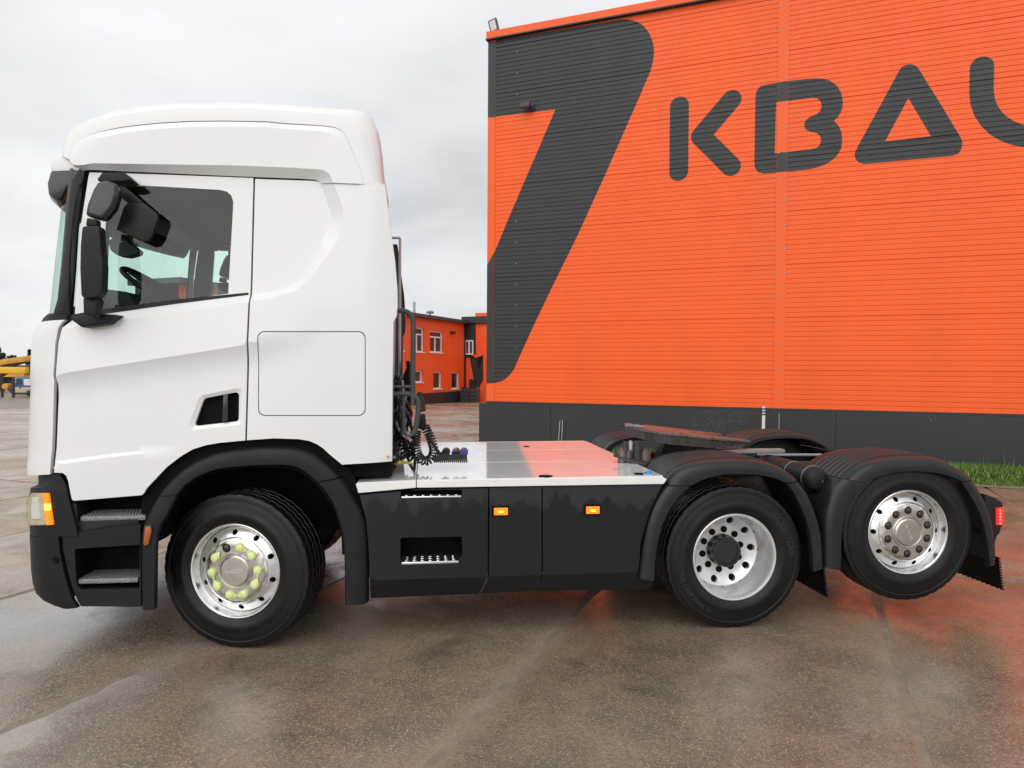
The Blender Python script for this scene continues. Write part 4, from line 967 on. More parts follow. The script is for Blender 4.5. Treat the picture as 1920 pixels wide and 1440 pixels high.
patch('lens', 'lens', [(61.5, 923.5), (56.8, 940), (56.3, 966), (59.5, 984.5)], [(82, 923.5), (84, 940), (87, 966), (90, 983.5)], 0.024, hl)
ind = patch('indicator', 'amber', [(83, 924.5), (85, 940), (88, 966), (91, 984)], [(92.5, 924.5), (95.5, 945), (98.5, 966), (101, 983)], 0.012, hl)
patch('indicator_glow', 'amber_core', [(87, 944), (88, 956)], [(96, 944), (97, 956)], 0.016, ind, 3, 0.004)
wrap([(1006, 55.5, 1005, 111), (1032, 57, 1032, 113.5), (1070, 58.3, 1070, 122), (1096, 61.5, 1094, 129), (1115, 68, 1112, 135), (1126, 80, 1124, 140), (1134, 100, 1132, 146), (1138, 118, 1137, 149)], ('bumper_corner', 'bumper'), 'black')
MB().tube([surf(104, 1050, 0.002), surf(104, 1050, -0.02)], 0.024, 16).build('sensor_hole', 'void', TR)
def bumpY(x, z): return front_tuck(x) + 0.012
BS = xz([(113, 1003), (150, 998), (200, 990), (262, 984), (262, 1022), (263, 1104), (263, 1139), (150, 1138), (143, 1127), (131, 1094), (124, 1070), (115.5, 1032)])
PK = xz([(138, 1031), (152, 1029), (261, 1022), (260.5, 1104), (150, 1106), (142, 1098)])
BS2 = [p for p in BS]
b_ = skin('bumper_side', 'black', TR, BS, bumpY, [PK], (), 0.05, 0.03)
skin('bumper_side', 'black', TR, BS, bumpY, [PK], (), 0.05, 0.03, W)
pk = MB(); q = [(x, z) for x, z in PK]
pk.loft([[(x, bumpY(x, z), z) for x, z in q], [(x + 0.01, 0.26, z) for x, z in q]], True); pk.f.append(tuple(range(len(q), 2 * len(q)))); pk.build('step_well', 'void', b_, 30)
def step(name, pts, Y0, Y1, m='tread_plate'):
    q = xz(pts, Y0); return MB().pxz(q, Y0, Y1).build(name, m, TR, 30, 0.008)
def plate(pxa, pxb, py, Y0, Y1, th, name, m, par, bev=0.006):
    a = at(pxa, py, Y0); b = at(pxb, py, Y0); return MB().box(a.x, b.x, Y0, Y1, a.z - th, a.z).build(name, m, par, 30, bev)
plate(145.5, 259, 1086, 0.03, 0.26, 0.035, 'step_tread', 'tread_plate', TR, 0.012)
plate(150, 273, 968, 0.035, 0.26, 0.035, 'step_tread', 'tread_plate', TR, 0.012)
for (pa_, pb_, py_) in ((147, 257, 1086), (153, 271, 968)):
    a = at(pa_, py_, 0.05); b = at(pb_, py_, 0.05); mb = MB()
    for i in range(19):
        for j in range(6):
            x = lerp(a.x, b.x, (i + 0.5 + 0.5 * (j % 2)) / 19.5); y = 0.06 + j * 0.034; mb.tube([(x, y, a.z - 0.004), (x, y, a.z + 0.007)], [0.010, 0.006], 6)
    mb.build('grip_studs', 'tread_plate', TR, 30)
MB().pxz(xz([(136, 930), (290, 925), (290, 1000), (113, 1006), (130, 990)], 0.1), 0.27, 0.34).build('step_back', 'void', TR, 0)
MB().pxz(xz([(148, 976), (262, 970), (262, 990), (150, 1000), (120, 1004), (140, 995)], 0.05), 0.035, 0.27).build('step_riser', 'black', TR, 30, 0.01)
MB().pxz(xz([(127, 938), (147, 944), (150, 998), (130, 1000)], 0.05), 0.03, 0.27).build('step_cheek', 'black', TR, 30, 0.01)

# ---- fenders ------------------------------------------------------------------
def fender(name, outer, inner, Y0, depth, ribs=0, n=30, m='black', far_side=False, par=None):
    A = [Vector((p.x, 0, p.z)) for p in resample([at(a, b, Y0) for a, b in outer], n)]; B = [Vector((p.x, 0, p.z)) for p in resample([at(a, b, Y0) for a, b in inner], n)]
    nr = [(a - b).normalized() for a, b in zip(A, B)]
    def row(fr, Y, e=0.0): return [(b.x + (a.x - b.x) * fr + v.x * e, Y, b.z + (a.z - b.z) * fr + v.z * e) for a, b, v in zip(A, B, nr)]
    rows = [row(0.0, Y0 + 0.05), row(0.0, Y0 + 0.012), row(0.06, Y0 + 0.002), row(0.35, Y0), row(0.66, Y0 + 0.004), row(0.85, Y0 + 0.014), row(0.95, Y0 + 0.028), row(1.0, Y0 + 0.05, 0.0), row(1.0, Y0 + 0.08, 0.006)]
    y = Y0 + 0.12
    for k in range(ribs):
        sp = (depth - 0.2) / ribs; rows += [row(1, y, 0.006), row(1, y + 0.008, 0.019), row(1, y + sp * 0.45, 0.019), row(1, y + sp * 0.45 + 0.008, 0.006)]; y += sp
    rows += [row(1, Y0 + depth - 0.03, 0.006), row(1, Y0 + depth, -0.004), row(0.7, Y0 + depth + 0.003)]
    if far_side: rows = [[(x, W - yy, z) for x, yy, z in r] for r in rows]
    return MB().loft(rows).build(name, m, par or TR, 32)
FF = [  # front wheel: outer, inner
 ([(262.5, 1145), (261, 1060), (260.5, 1025), (262, 1000), (268, 980), (278, 958), (293, 932)], [(290, 1143), (291, 1060), (291.5, 1025), (296, 998), (303, 981), (313, 966), (331, 929.5)]),
 ([(294, 930.5), (312, 907), (338, 884), (360, 869), (382, 858), (405, 850.5), (432, 845), (484, 840), (520, 839.5), (548, 841), (574, 846), (595, 858), (618, 878), (635, 896)], [(332, 928.5), (347, 910), (373, 893), (405, 881), (430, 877.5), (455, 875), (500, 873), (528, 872.5), (551, 875), (563, 880), (571.5, 885.6), (592, 903.5)]),
 ([(637, 898), (648, 914), (659, 931), (667, 944), (674, 957), (680, 973), (684.5, 990), (687, 1030), (688, 1134)], [(593.5, 905), (610, 922), (624, 945), (631, 963), (637, 983), (642, 1005), (644.5, 1024), (646, 1060), (646.5, 1135)])]
for far_side in (False, True):
    for i, (o_, n_) in enumerate(FF): fender('front_fender', o_, n_, -0.035, 0.16 if i != 1 else 0.40, 0, 26, 'black', far_side)
    TRO = [(262, 990), (268, 925), (300, 882), (340, 852), (370, 836), (411, 826), (458, 822), (513, 818), (560, 819), (597, 829), (622, 850), (648, 870), (668, 900), (690, 960), (695, 1020)]
    TRI = [(300, 1010), (318, 960), (345, 918), (372, 897), (405, 885), (440, 880), (470, 877), (513, 876), (551, 880), (572, 890), (592, 908), (612, 930), (630, 960), (640, 1000), (642, 1040)]
    A = resample([at(a, b, 0.06) for a, b in TRO], 30); B = resample([at(a, b, 0.06) for a, b in TRI], 30)
    R = [[(p.x, 0.06, p.z) for p in A], [(p.x, 0.05, p.z) for p in B], [(p.x, 0.55, p.z) for p in B]]
    if far_side: R = [[(x, W - y, z) for x, y, z in r] for r in R]
    MB().loft(R).build('arch_liner', 'void', TR, 40)
mk = xz([(272, 990), (277, 986.5), (283, 988), (284.5, 995), (279, 1020), (272, 1023), (269.5, 1019)], -0.045)
sm = MB().pxz(xz([(270.5, 986), (284, 984), (286, 996), (280, 1022), (272, 1026), (268, 1020)], -0.04), -0.042, -0.02).build('marker_bezel', 'black_gloss', TR, 30, 0.003)
MB().pxz(mk, -0.052, -0.03).build('marker_lens', 'amber_dark', sm, 30, 0.004)
DF = [  # drive axle
 ([(1199, 1086), (1202, 1060), (1205, 1035), (1209, 1010), (1214, 986), (1221, 963), (1230, 943), (1239, 927), (1250, 912)], [(1228, 1090), (1229, 1070), (1230, 1053), (1233, 1027), (1238, 1004), (1244, 984), (1253, 965), (1263, 947), (1276, 931), (1297, 912)]),
 ([(1251.5, 910), (1258, 898), (1269, 886), (1281, 878), (1294, 873), (1309, 869.5), (1324.5, 867), (1347, 865), (1370, 864), (1393, 864.2), (1416, 865.4), (1432, 868), (1447, 871.5), (1460, 876), (1474, 882), (1489, 891), (1500, 902)], [(1298.5, 911), (1310, 905), (1324.5, 899), (1340, 895), (1355, 892), (1370, 890.5), (1385.5, 890), (1400, 890.3), (1416, 891.4), (1432, 893.3), (1447, 896), (1460, 900.5), (1473, 905.5)]),
 ([(1501.5, 904), (1511, 916), (1520, 931), (1528, 949), (1535, 968), (1540.5, 986), (1544.5, 1004.5), (1547, 1035), (1547.5, 1066)], [(1474, 907), (1482, 916), (1490, 928), (1498, 943), (1505, 958.6), (1512, 976), (1517, 995), (1521, 1015), (1523.5, 1035), (1525, 1072)])]
TF = [
 ([(1550, 1066), (1548.5, 1030), (1548.5, 990), (1550, 972), (1554, 955), (1559, 935), (1565, 917), (1573, 907), (1581, 899)], [(1578, 1070), (1578.5, 1050), (1579, 1028), (1580, 1005), (1582.5, 984), (1587, 966), (1594, 949), (1602, 935), (1611, 923), (1628, 904.5)]),
 ([(1592.5, 900), (1601, 890), (1611, 882), (1623, 874), (1637.4, 867.5), (1660, 863), (1684, 860), (1706, 859), (1728, 858.7), (1746, 859.5), (1763, 861.6), (1777, 866), (1789, 872), (1800, 878.5), (1810, 885), (1819, 892), (1827, 899.5)], [(1629, 904), (1642, 898), (1655, 893.7), (1676, 888.5), (1699, 885.5), (1720, 885.3), (1742, 886.4), (1757, 888.3), (1771.5, 891), (1787, 896), (1802, 902.4)]),
 ([(1828.5, 901.5), (1838, 915), (1847, 931.6), (1855.5, 948), (1862, 966.6), (1867, 989), (1870.7, 1013), (1871.5, 1035), (1871, 1057)], [(1803, 904), (1815, 923), (1827, 943), (1837, 963), (1844.4, 984), (1849.5, 1006), (1853, 1028), (1855, 1045), (1856, 1063)])]
for far_side in (False, True):
    for nm, S in (('drive_fender', DF), ('tag_fender', TF)):
        for i, (o_, n_) in enumerate(S): fender(nm, o_, n_, 0.0 if i == 1 else -0.004, 0.64, 7 if i == 1 else 0, 30, 'fender', far_side)
for far_side in (False, True):
    for px_, py in ((1256, 884), (1590, 884)):
        p = at(px_, py, 0.22); y = 0.10; mb = MB().box(p.x - 0.035, p.x + 0.035, 0.09, 0.14, p.z - 0.06, p.z + 0.02)
        if far_side: mb.v = [(x, W - yy, z) for x, yy, z in mb.v]
        mb.build('fender_clip', 'void', TR, 30, 0.006)

# ---- wheels --------------------------------------------------------------------
def tyre_mesh(R=0.52, hw=0.160, block=True):
    side = [(0.306, -0.135), (0.314, -0.146), (0.325, -0.150), (0.335, -0.158), (0.36, -0.163), (0.365, -0.1655), (0.395, -0.166), (0.40, -0.1635), (0.43, -0.162), (0.455, -0.157), (0.47, -0.1535), (0.474, -0.156), (0.484, -0.1545), (0.488, -0.150), (0.502, -0.146)]
    half = [(r, y) for r, y in side]
    ys = [-0.143, -0.125, -0.091, -0.087, -0.079, -0.075, -0.032, -0.028, -0.020, -0.016]; tr = [R - 0.006, R, R, R - 0.013, R - 0.013, R, R, R - 0.013, R - 0.013, R]
    prof = half + list(zip(tr, ys)); full = prof + [(r, -y) for r, y in reversed(prof)]
    n = 168; rows = []
    for r, y in full:
        q = []
        for k in range(n):
            rr = r; ph = int(k + (3 if y > 0 else 0) + abs(y) * 14) % 4
            if block and r > R - 0.008 and ph == 0: rr = r - (0.005 if abs(y) > 0.08 else 0.006)
            a = 2 * math.pi * k / n; q.append((rr * math.cos(a), y, rr * math.sin(a)))
        rows.append(q)
    return MB().loft(rows, True).mesh('tyre', 'rubber', 30)
TYRE = tyre_mesh()
def ring_skin(rings, holes, depth, name, m, n=72):
    """disc or dished ring (outer radius, inner radius) with round holes; depth(r) -> y"""
    ro, ri = rings; circ = lambda c, r, k: [(c[0] + r * math.cos(2 * math.pi * i / k), c[1] + r * math.sin(2 * math.pi * i / k)) for i in range(k)]
    outer = circ((0, 0), ro, n); H = [circ((0, 0), ri, max(24, n // 2))] if ri > 0 else []
    H += [circ(c, r, 14) for c, r in holes]
    V, F = triangulate(outer, H, (), 0.035); mb = MB(); mb.add([(x, depth(math.hypot(x, z)), z) for x, z in V], F)
    for h in H[1 if ri > 0 else 0:]:
        hh = densify(h, 0.02, True); mb.loft([[(x, depth(math.hypot(x, z)), z) for x, z in hh], [(x, depth(math.hypot(x, z)) + 0.03, z) for x, z in hh]], True)
    return mb.mesh(name, m, 40)
def polar(r, n, a0=0.0): return [(r * math.cos(a0 + 2 * math.pi * k / n), r * math.sin(a0 + 2 * math.pi * k / n)) for k in range(n)]
DISH = lambda r: lerp(-0.132, -0.086, clamp((r - 0.215) / 0.072))
def front_rim(): 
    mb = MB().lathe([(0.306, -0.10), (0.316, -0.142), (0.319, -0.150), (0.314, -0.1545), (0.306, -0.153), (0.301, -0.147), (0.298, -0.120), (0.292, -0.092), (0.287, -0.080), (0.286, -0.086)], 84)
    me1 = ring_skin((0.286, 0.205), [(c, 0.0185) for c in polar(0.253, 10, math.radians(23))], DISH, 'rim', 'alu')
    for v in me1.vertices: pass
    k = len(mb.v); mb.add([tuple(v.co) for v in me1.vertices], [tuple(p.vertices) for p in me1.polygons]); bpy.data.meshes.remove(me1)
    mb.lathe([(0.226, -0.118), (0.226, -0.131), (0.222, -0.135), (0.217, -0.131)], 72); mb.lathe([(0.20, 0.05), (0.286, 0.05)], 40); return mb.mesh('rim', 'alu', 32)
FRIM = front_rim()
COVER = ring_skin((0.216, 0.0), [(c, 0.0295) for c in polar(0.164, 10, math.radians(5))], lambda r: -0.142 if r < 0.208 else lerp(-0.142, -0.125, (r - 0.208) / 0.008), 'hub_cover', 'steel_cover')
CAP = MB().lathe([(0.123, -0.138), (0.122, -0.147), (0.117, -0.152), (0.110, -0.151), (0.106, -0.146), (0.100, -0.152), (0.094, -0.156), (0.05, -0.158), (0.0005, -0.158)], 56).mesh('hub_cap', 'steel_cover', 30)
NUT = MB().lathe([(0.0255, -0.11), (0.0255, -0.140), (0.022, -0.150), (0.012, -0.155), (0.0005, -0.156)], 18).mesh('wheel_nut', 'black_gloss', 40)
BACK = MB().lathe([(0.0005, -0.045), (0.28, -0.045), (0.286, 0.12)], 40).mesh('dark_backing', 'void', 40)  # dark disc added behind the rim holes, standing in for shade
def lime_mesh():
    mb = MB(); mb.lathe([(0.0005, -0.170), (0.017, -0.169), (0.025, -0.164), (0.0295, -0.150), (0.0295, -0.140)], 20)
    mb.prism([(-0.026, -0.1445, 0.013), (0.026, -0.1445, 0.013), (0.0, -0.1445, 0.054)], [(-0.026, -0.158, 0.013), (0.026, -0.158, 0.013), (0.0, -0.150, 0.054)]); return mb.mesh('nut_indicator', 'lime', 30)
LIME = lime_mesh()
HUBTXT = text_mesh('SCANIA', 0.036, 'text_emboss', 0.0008)
def arc_text(txt, size, r, a_mid, flip=False):
    me = text_mesh(txt, size, 'tyre_text', 0.0012)
    for v in me.vertices:
        x, y, z = v.co
        if not flip: a = a_mid - x / r; rr = r + y
        else: a = a_mid + x / r; rr = r - y
        v.co = (rr * math.cos(a), -0.164 - z + (0.006 if rr > 0.45 else 0.001), rr * math.sin(a))
    return me
def wheel(kind, c, steer=0.0, spin=0.0, far_side=False):
    rot = (0, 0, steer + (math.pi if far_side else 0)); r = empty('wheel', c, TR, rot)
    A = dict(rot=(0, spin, 0)); obj('tyre', TYRE, r, **A)
    if kind in ('front', 'tag'):
        obj('rim', FRIM, r, **A); obj('hub_cover', COVER, r, **A); obj('hub_cap', CAP, r, **A); obj('dark_backing', BACK, r, **A)
        for i, (x, z) in enumerate(polar(0.164, 10, math.radians(5))):
            a = math.atan2(z, x)
            if kind == 'front' and i not in (FR_BARE,) and not far_side:
                o = obj('nut_indicator', LIME, r); p = Matrix.Rotation(spin, 4, 'Y') @ Vector((x, 0, z)); o.location = p
                ang = math.atan2(p.z, p.x) ; toward = ang + FR_DIR[i] * math.radians(98)   # pointer aims at its neighbour
                o.rotation_euler = (0, math.pi / 2 - toward, 0)
            else:
                p = Matrix.Rotation(spin, 4, 'Y') @ Vector((x, 0, z)); obj('wheel_nut', NUT, r, p)
        t = obj('lettering', HUBTXT, r, (0, -0.1585, 0)); t.rotation_euler = (math.pi / 2, {'front': math.radians(170), 'tag': math.radians(68)}[kind], 0)
    else:
        obj('rim', DRIM, r, **A); obj('hub', DHUB, r, **A); obj('dark_backing', DBACK, r, **A)
        for x, z in polar(0.153, 10, 0.2): obj('wheel_nut', DNUT, r, Matrix.Rotation(spin, 4, 'Y') @ Vector((x, 0, z)))
        obj('inner_tyre', TYRE, r, (0, 0.345, 0))
    return r
FR_BARE, FR_DIR = 3, {0: -1, 1: 1, 2: -1, 4: -1, 5: 1, 6: -1, 7: 1, 8: -1, 9: 1}
def drive_rim():
    mb = MB().lathe([(0.306, -0.10), (0.316, -0.142), (0.319, -0.150), (0.314, -0.1545), (0.304, -0.153), (0.298, -0.145), (0.292, -0.11), (0.288, -0.02), (0.283, 0.035), (0.272, 0.060)], 84)
    d = lambda r: lerp(0.090, 0.060, clamp((r - 0.20) / 0.07)) if r > 0.20 else 0.090
    me1 = ring_skin((0.272, 0.10), [(c, 0.0265) for c in polar(0.230, 10, 0.05)] , d, 'rim', 'silver')
    mb.add([tuple(v.co) for v in me1.vertices], [tuple(p.vertices) for p in me1.polygons]); bpy.data.meshes.remove(me1)
    return mb.mesh('rim', 'silver', 32)
DRIM = drive_rim()
DHUB = MB().lathe([(0.120, 0.09), (0.120, 0.05), (0.118, 0.045), (0.115, 0.045), (0.112, -0.01), (0.108, -0.018), (0.085, -0.02), (0.080, -0.012), (0.0005, -0.012)], 40).mesh('hub', 'black_gloss', 30)
DNUT = MB().lathe([(0.0245, 0.09), (0.0245, 0.082), (0.019, 0.076), (0.010, 0.076), (0.010, 0.07), (0.0005, 0.07)], 12).mesh('wheel_nut', 'void', 40)
DBACK = MB().lathe([(0.0005, 0.115), (0.27, 0.115), (0.285, 0.16)], 32).mesh('dark_backing', 'void', 40)  # added dark disc so the drive rim's holes look shaded
YC = 0.20
fw = wheel('front', (0.036, YC, 0.52), math.radians(-15), 0); wheel('front', (0.0, W - YC, 0.52), math.radians(-16), 0, True)
dw = wheel('drive', (3.5, YC, 0.52)); wheel('drive', (3.5, W - YC, 0.52), 0, 0, True)
tw = wheel('tag', (4.87, YC, 0.672), math.radians(-1.5), math.radians(-13)); wheel('tag', (4.87, W - YC, 0.672), 0, 0, True)
obj('lettering', arc_text('GOODYEAR', 0.064, 0.425, math.radians(24)), dw); obj('lettering', arc_text('ULTRA GRIP MAX D', 0.052, 0.425, math.radians(213), True), dw)
obj('lettering', arc_text('GOODYEAR', 0.064, 0.425, math.radians(150)), tw)
for x, z in ((0, 0.52), (3.5, 0.52), (4.87, 0.672)): MB().tube([(x, 0.3, z), (x, W - 0.3, z)], 0.075, 14).build('axle', 'iron', TR)
MB().tube([(3.5, 0.95, 0.52), (3.5, 1.2, 0.52), (3.5, 1.5, 0.52)], [0.12, 0.24, 0.12], 16).build('differential', 'iron', TR)

# ---- chassis, deck, skirts -------------------------------------------------------
for y in (0.82, 1.58): MB().box(0.7, 5.55, y, y + 0.08, 0.74, 1.0).build('frame_rail', 'iron', TR, 0, 0.008)
for x in (2.9, 4.15, 5.45): MB().box(x, x + 0.12, 0.9, 1.58, 0.78, 0.96).build('cross_member', 'iron', TR, 0, 0.01)
MB().box(-0.95, 0.98, 0.62, 1.86, 0.66, 1.41).build('engine_bay', 'void', TR, 0)
MB().box(0.72, 1.03, 0.13, W - 0.13, 1.13, 1.25).build('cab_mount', 'void', TR, 0, 0.01)
DKZ = at(1010, 897, 0).z; DX0 = at(667, 905, 0).x; DX1 = at(1246, 897, 0).x
zA = at(668, 907.5, 0).z; zBk = at(780, 901, 0).z; DXm = at(780.5, 905).x
DE = xz([(667, 907.5), (780, 901), (780, 914.5), (672, 924.5)]); DE2 = xz([(781.5, 901), (1240, 893), (1248, 897), (1250, 899), (1244, 907.5), (781.5, 914.5)])
de = MB().pxz(DE, -0.004, 0.03).build('deck_edge', 'deck_edge', TR, 0, 0.004); de = MB().pxz(DE2, -0.004, 0.03).build('deck_edge', 'deck_edge', TR, 0, 0.004)
zf = at(670, 906.8).z; zm = at(780, 901).z; zr = at(1240, 893).z
ysp = [0.031, 0.88, 1.72, 2.46]
for ya, yb in zip(ysp, ysp[1:]):
    for (xa, xb, za, zb) in ((DX0 + 0.004, DXm - 0.002, zf, zm), (DXm + 0.002, DX1, zm, zr)):
        ya2, yb2 = ya + 0.003, yb - 0.003
        MB().prism([(xa, ya2, za - 0.012), (xb, ya2, zb - 0.012), (xb, yb2, zb - 0.012), (xa, yb2, za - 0.012)], [(xa, ya2, za), (xb, ya2, zb), (xb, yb2, zb), (xa, yb2, za)]).build('deck_plate', 'deck', TR, 0, 0.003)
MB().box(DX0 + 0.05, DX1 - 0.03, 0.05, 2.42, zf - 0.06, zf - 0.02).build('deck_frame', 'void', TR, 0)
MB().pxz(DE2, 2.461, 2.49).build('deck_edge', 'deck_edge', TR, 0, 0.004)
p = at_z(1023, 893.5, DKZ); MB().tube([p + Vector((0, 0, 0.0)), p + Vector((0, 0, 0.006))], 0.05, 20).build('deck_grommet', 'void', TR)
p = at_z(987, 837.5, DKZ); MB().tube([p, p + Vector((0, 0, 0.006))], 0.03, 14).build('deck_grommet', 'void', TR)
p = at_z(1205, 889, zr); MB().tube([p + Vector((-0.03, 0, 0.001)), p + Vector((-0.03, 0, 0.007))], 0.035, 14).build('deck_grommet', 'void', TR)
MB().tube([p + Vector((0.02, 0, 0.002)), p + Vector((0.07, 0.03, 0.015))], 0.014, 8).build('blue_cap', 'blue', TR)
ZCR = at(900, 1083).z
def skY(x, z): return 0.015 + max(0, ZCR - z) * 0.42 + max(0, z - 1.0) * 0.05
K1 = xz([(674, 929), (780, 919), (915.5, 916), (914.5, 1080), (909, 1097), (900, 1119.5), (694, 1128), (692, 1060), (690.5, 1022), (686, 975)])
K2 = xz([(918.5, 915.5), (1016, 913.5), (1016, 1080), (1010, 1095), (998.5, 1114.5), (902.5, 1119), (911.5, 1097), (917, 1080)])
K3 = xz([(1018.5, 913.5), (1243, 910), (1232, 932), (1221, 955), (1211, 987), (1202, 1020), (1198, 1086.5), (1228, 1093.5), (1227, 1107), (1215, 1111.5), (1001, 1114), (1012, 1095), (1018.5, 1080)])
PT = xz([(751, 920.5), (866.5, 918.5), (866.5, 934), (751, 937)]); PB = xz([(750.5, 1011), (756, 1009), (866, 1007), (867.5, 1040), (857, 1054), (756, 1059), (750.5, 1052)])
crl = lambda K: runs([(0.5, ZCR), (3.2, ZCR)], K)
k1 = skin('side_skirt', 'skirt', TR, K1, skY, [PT, PB], crl(K1), 0.07, 0.04); k2 = skin('side_skirt', 'skirt', TR, K2, skY, (), crl(K2), 0.07, 0.04); k3 = skin('side_skirt', 'skirt', TR, K3, skY, (), crl(K3), 0.07, 0.04)
for K in (K1, K2, K3): skin('side_skirt', 'skirt', TR, K, skY, (), crl(K), 0.1, 0.04, W)
for Pp, dp in ((PT, 0.16), (PB, 0.24)):
    q = [(x, z) for x, z in Pp]; mb = MB().loft([[(x, skY(x, z) + 0.002, z) for x, z in q], [(x, dp, z) for x, z in q]], True); mb.f.append(tuple(range(len(q), 2 * len(q)))); mb.build('step_pocket', 'void', k1, 30)
for (xa, xb, py, n_, dep, th) in ((752.5, 865, 930.5, 7, 0.10, 0.014), (753, 860, 1053.5, 7, 0.21, 0.018)):
    a = at(xa, py, 0.02); b = at(xb, py - 1, 0.02)
    s1 = MB().box(a.x, b.x, 0.012, dep, a.z - th, a.z).build('skirt_step', 'alu', k1, 30, 0.006)
    mb = MB()
    for i in range(n_):
        for j in range(1 if dep < 0.15 else 3):
            x = lerp(a.x, b.x, (i + 0.6) / (n_ + 0.2)); y = 0.04 + j * 0.05; mb.tube([(x, y, a.z - 0.001), (x, y, a.z + 0.004)], [0.013, 0.011], 8)
    mb.build('grip_studs', 'alu', k1)
MB().box(0.85, 2.85, 0.30, 0.78, 0.38, DKZ - 0.08).build('tank_light_block', 'void', TR, 0); MB().box(0.85, 2.85, W - 0.78, W - 0.30, 0.38, DKZ - 0.08).build('tank_light_block', 'void', TR, 0)  # unseen dark boxes in the tank space, added to block light behind the skirts
for (x0, y0, x1, y1, K) in ((923.5, 949.5, 954.5, 968, k2), (1096, 947, 1126, 965.5, k3)):
    bz = MB().pxz(xz([(x0, y0), (x1, y0 - 0.5), (x1, y1 - 0.5), (x0, y1)], 0.0), -0.006, 0.02).build('marker_bezel', 'void', K, 0, 0.003)
    ml = MB().pxz(xz([(x0 + 2.5, y0 + 2.5), (x1 - 2.5, y0 + 2), (x1 - 2.5, y1 - 3), (x0 + 2.5, y1 - 2.5)], 0.0), -0.014, 0.0).build('side_marker', 'amber', TR, 0, 0.003)
    cx, cy = (x0 + x1) / 2, (y0 + y1) / 2
    MB().pxz(xz([(cx - 5, cy - 1.5), (cx + 5, cy - 1.7), (cx + 5, cy + 2), (cx - 5, cy + 2.2)], 0.0), -0.0155, -0.01).build('glow', 'amber_core', ml, 0)
# ---- fifth wheel ---------------------------------------------------------------
pa = at(1213, 806, 0.85); pb2 = at(1413, 831.5, 0.85); LFW = pb2.x - pa.x; YM = W / 2
plan = [(0.0, 0.30), (0.05, 0.43), (0.18, 0.50), (0.55, 0.50), (0.75, 0.44), (1.0, 0.34), (1.0, 0.24), (0.72, 0.06), (0.55, 0.035), (0.55, -0.035), (0.72, -0.06), (1.0, -0.24), (1.0, -0.34), (0.75, -0.44), (0.55, -0.50), (0.18, -0.50), (0.05, -0.43), (0.0, -0.30)]
def fwz(t): return lerp(pa.z, pb2.z + 0.02, t)
fwl = MB().prism([(pa.x + LFW * t, YM + y, fwz(t) - 0.022) for t, y in plan], [(pa.x + LFW * t, YM + y, fwz(t)) for t, y in plan]).build('fifth_wheel', 'grease', TR, 20, 0.006)
MB().prism([(pa.x + LFW * (t * 0.97 + 0.01), YM + y * 0.985, fwz(t) - lerp(0.095, 0.035, clamp((t - 0.5) * 2))) for t, y in plan], [(pa.x + LFW * (t * 0.97 + 0.01), YM + y * 0.985, fwz(t) - 0.02) for t, y in plan]).build('skirt_casting', 'iron', fwl, 0)
rnd = random.Random(5); mb = MB()
for i in range(46):
    t = rnd.random() * 0.95; y = rnd.choice((-1, 1)) * rnd.uniform(0.40, 0.49) if t < 0.7 else rnd.uniform(0.2, 0.36) * rnd.choice((-1, 1)); c = Vector((pa.x + LFW * t, YM + y, fwz(t) - rnd.uniform(0.0, 0.05))); s_ = rnd.uniform(0.01, 0.03)
    mb.add([c + Vector((rnd.uniform(-1, 1) * s_, rnd.uniform(-1, 1) * s_, rnd.uniform(-0.6, 0.6) * s_)) for _ in range(6)], [(0, 1, 2), (1, 3, 2), (2, 3, 4), (3, 5, 4), (0, 4, 5), (1, 0, 5)])
o = mb.build('grease_lumps', 'iron', fwl, 60, weld=False); o['kind'] = 'stuff'
for y in (YM - 0.42, YM + 0.30): MB().pxz([(pa.x + LFW * 0.32, 1.0), (pa.x + LFW * 0.78, 1.0), (pa.x + LFW * 0.62, fwz(0.5) - 0.08), (pa.x + LFW * 0.46, fwz(0.5) - 0.08)], y, y + 0.12).build('pedestal', 'iron', fwl, 0, 0.01)
MB().tube([at(1174, 797.5, 0.9), at(1205, 801, 0.95)], 0.014, 8).build('release_handle', 'steel_grey', fwl)
MB().box(pa.x - 0.1, pa.x + LFW + 0.1, 0.80, 1.68, 1.0, 1.03).build('mounting_plate', 'iron', TR, 0, 0.005)
for (x, y, hh, rr, m_) in ((1166, 862, 0.10, 0.035, 'grease'), (1178, 862, 0.10, 0.03, 'grease'), (1195, 860, 0.14, 0.04, 'iron'), (1172, 846, 0.08, 0.028, 'iron'), (1182, 842, 0.07, 0.02, 'galv'), (1210, 862, 0.09, 0.045, 'grease')):
    p = at(x, y, 0.75); MB().tube([p + Vector((0, 0, -0.02)), p + Vector((0, 0, hh * 0.8)), p + Vector((0, 0, hh * 0.8)), p + Vector((0, 0, hh))], [rr, rr, rr * 0.6, rr * 0.6], 12).build('valve', m_, TR)
MB().prism([at(1150, 852, 0.75), at(1215, 872, 0.6), at(1240, 866, 0.75), at(1180, 842, 1.0)], [at(1150, 856, 0.75), at(1215, 877, 0.6), at(1240, 871, 0.75), at(1180, 847, 1.0)]).build('valve_bracket', 'iron', TR, 0)
MB().box(at(1345, 846, 0.95).x, at(1467, 846, 0.95).x, 0.9, 1.0, at(1400, 849, 0.95).z, at(1400, 842, 0.95).z).build('frame_cap', 'steel_grey', TR, 0, 0.006)
MB().tube([at(1420, 853, 1.1), at(1540, 853, 1.1)], 0.012, 6).build('air_line', 'galv', TR)
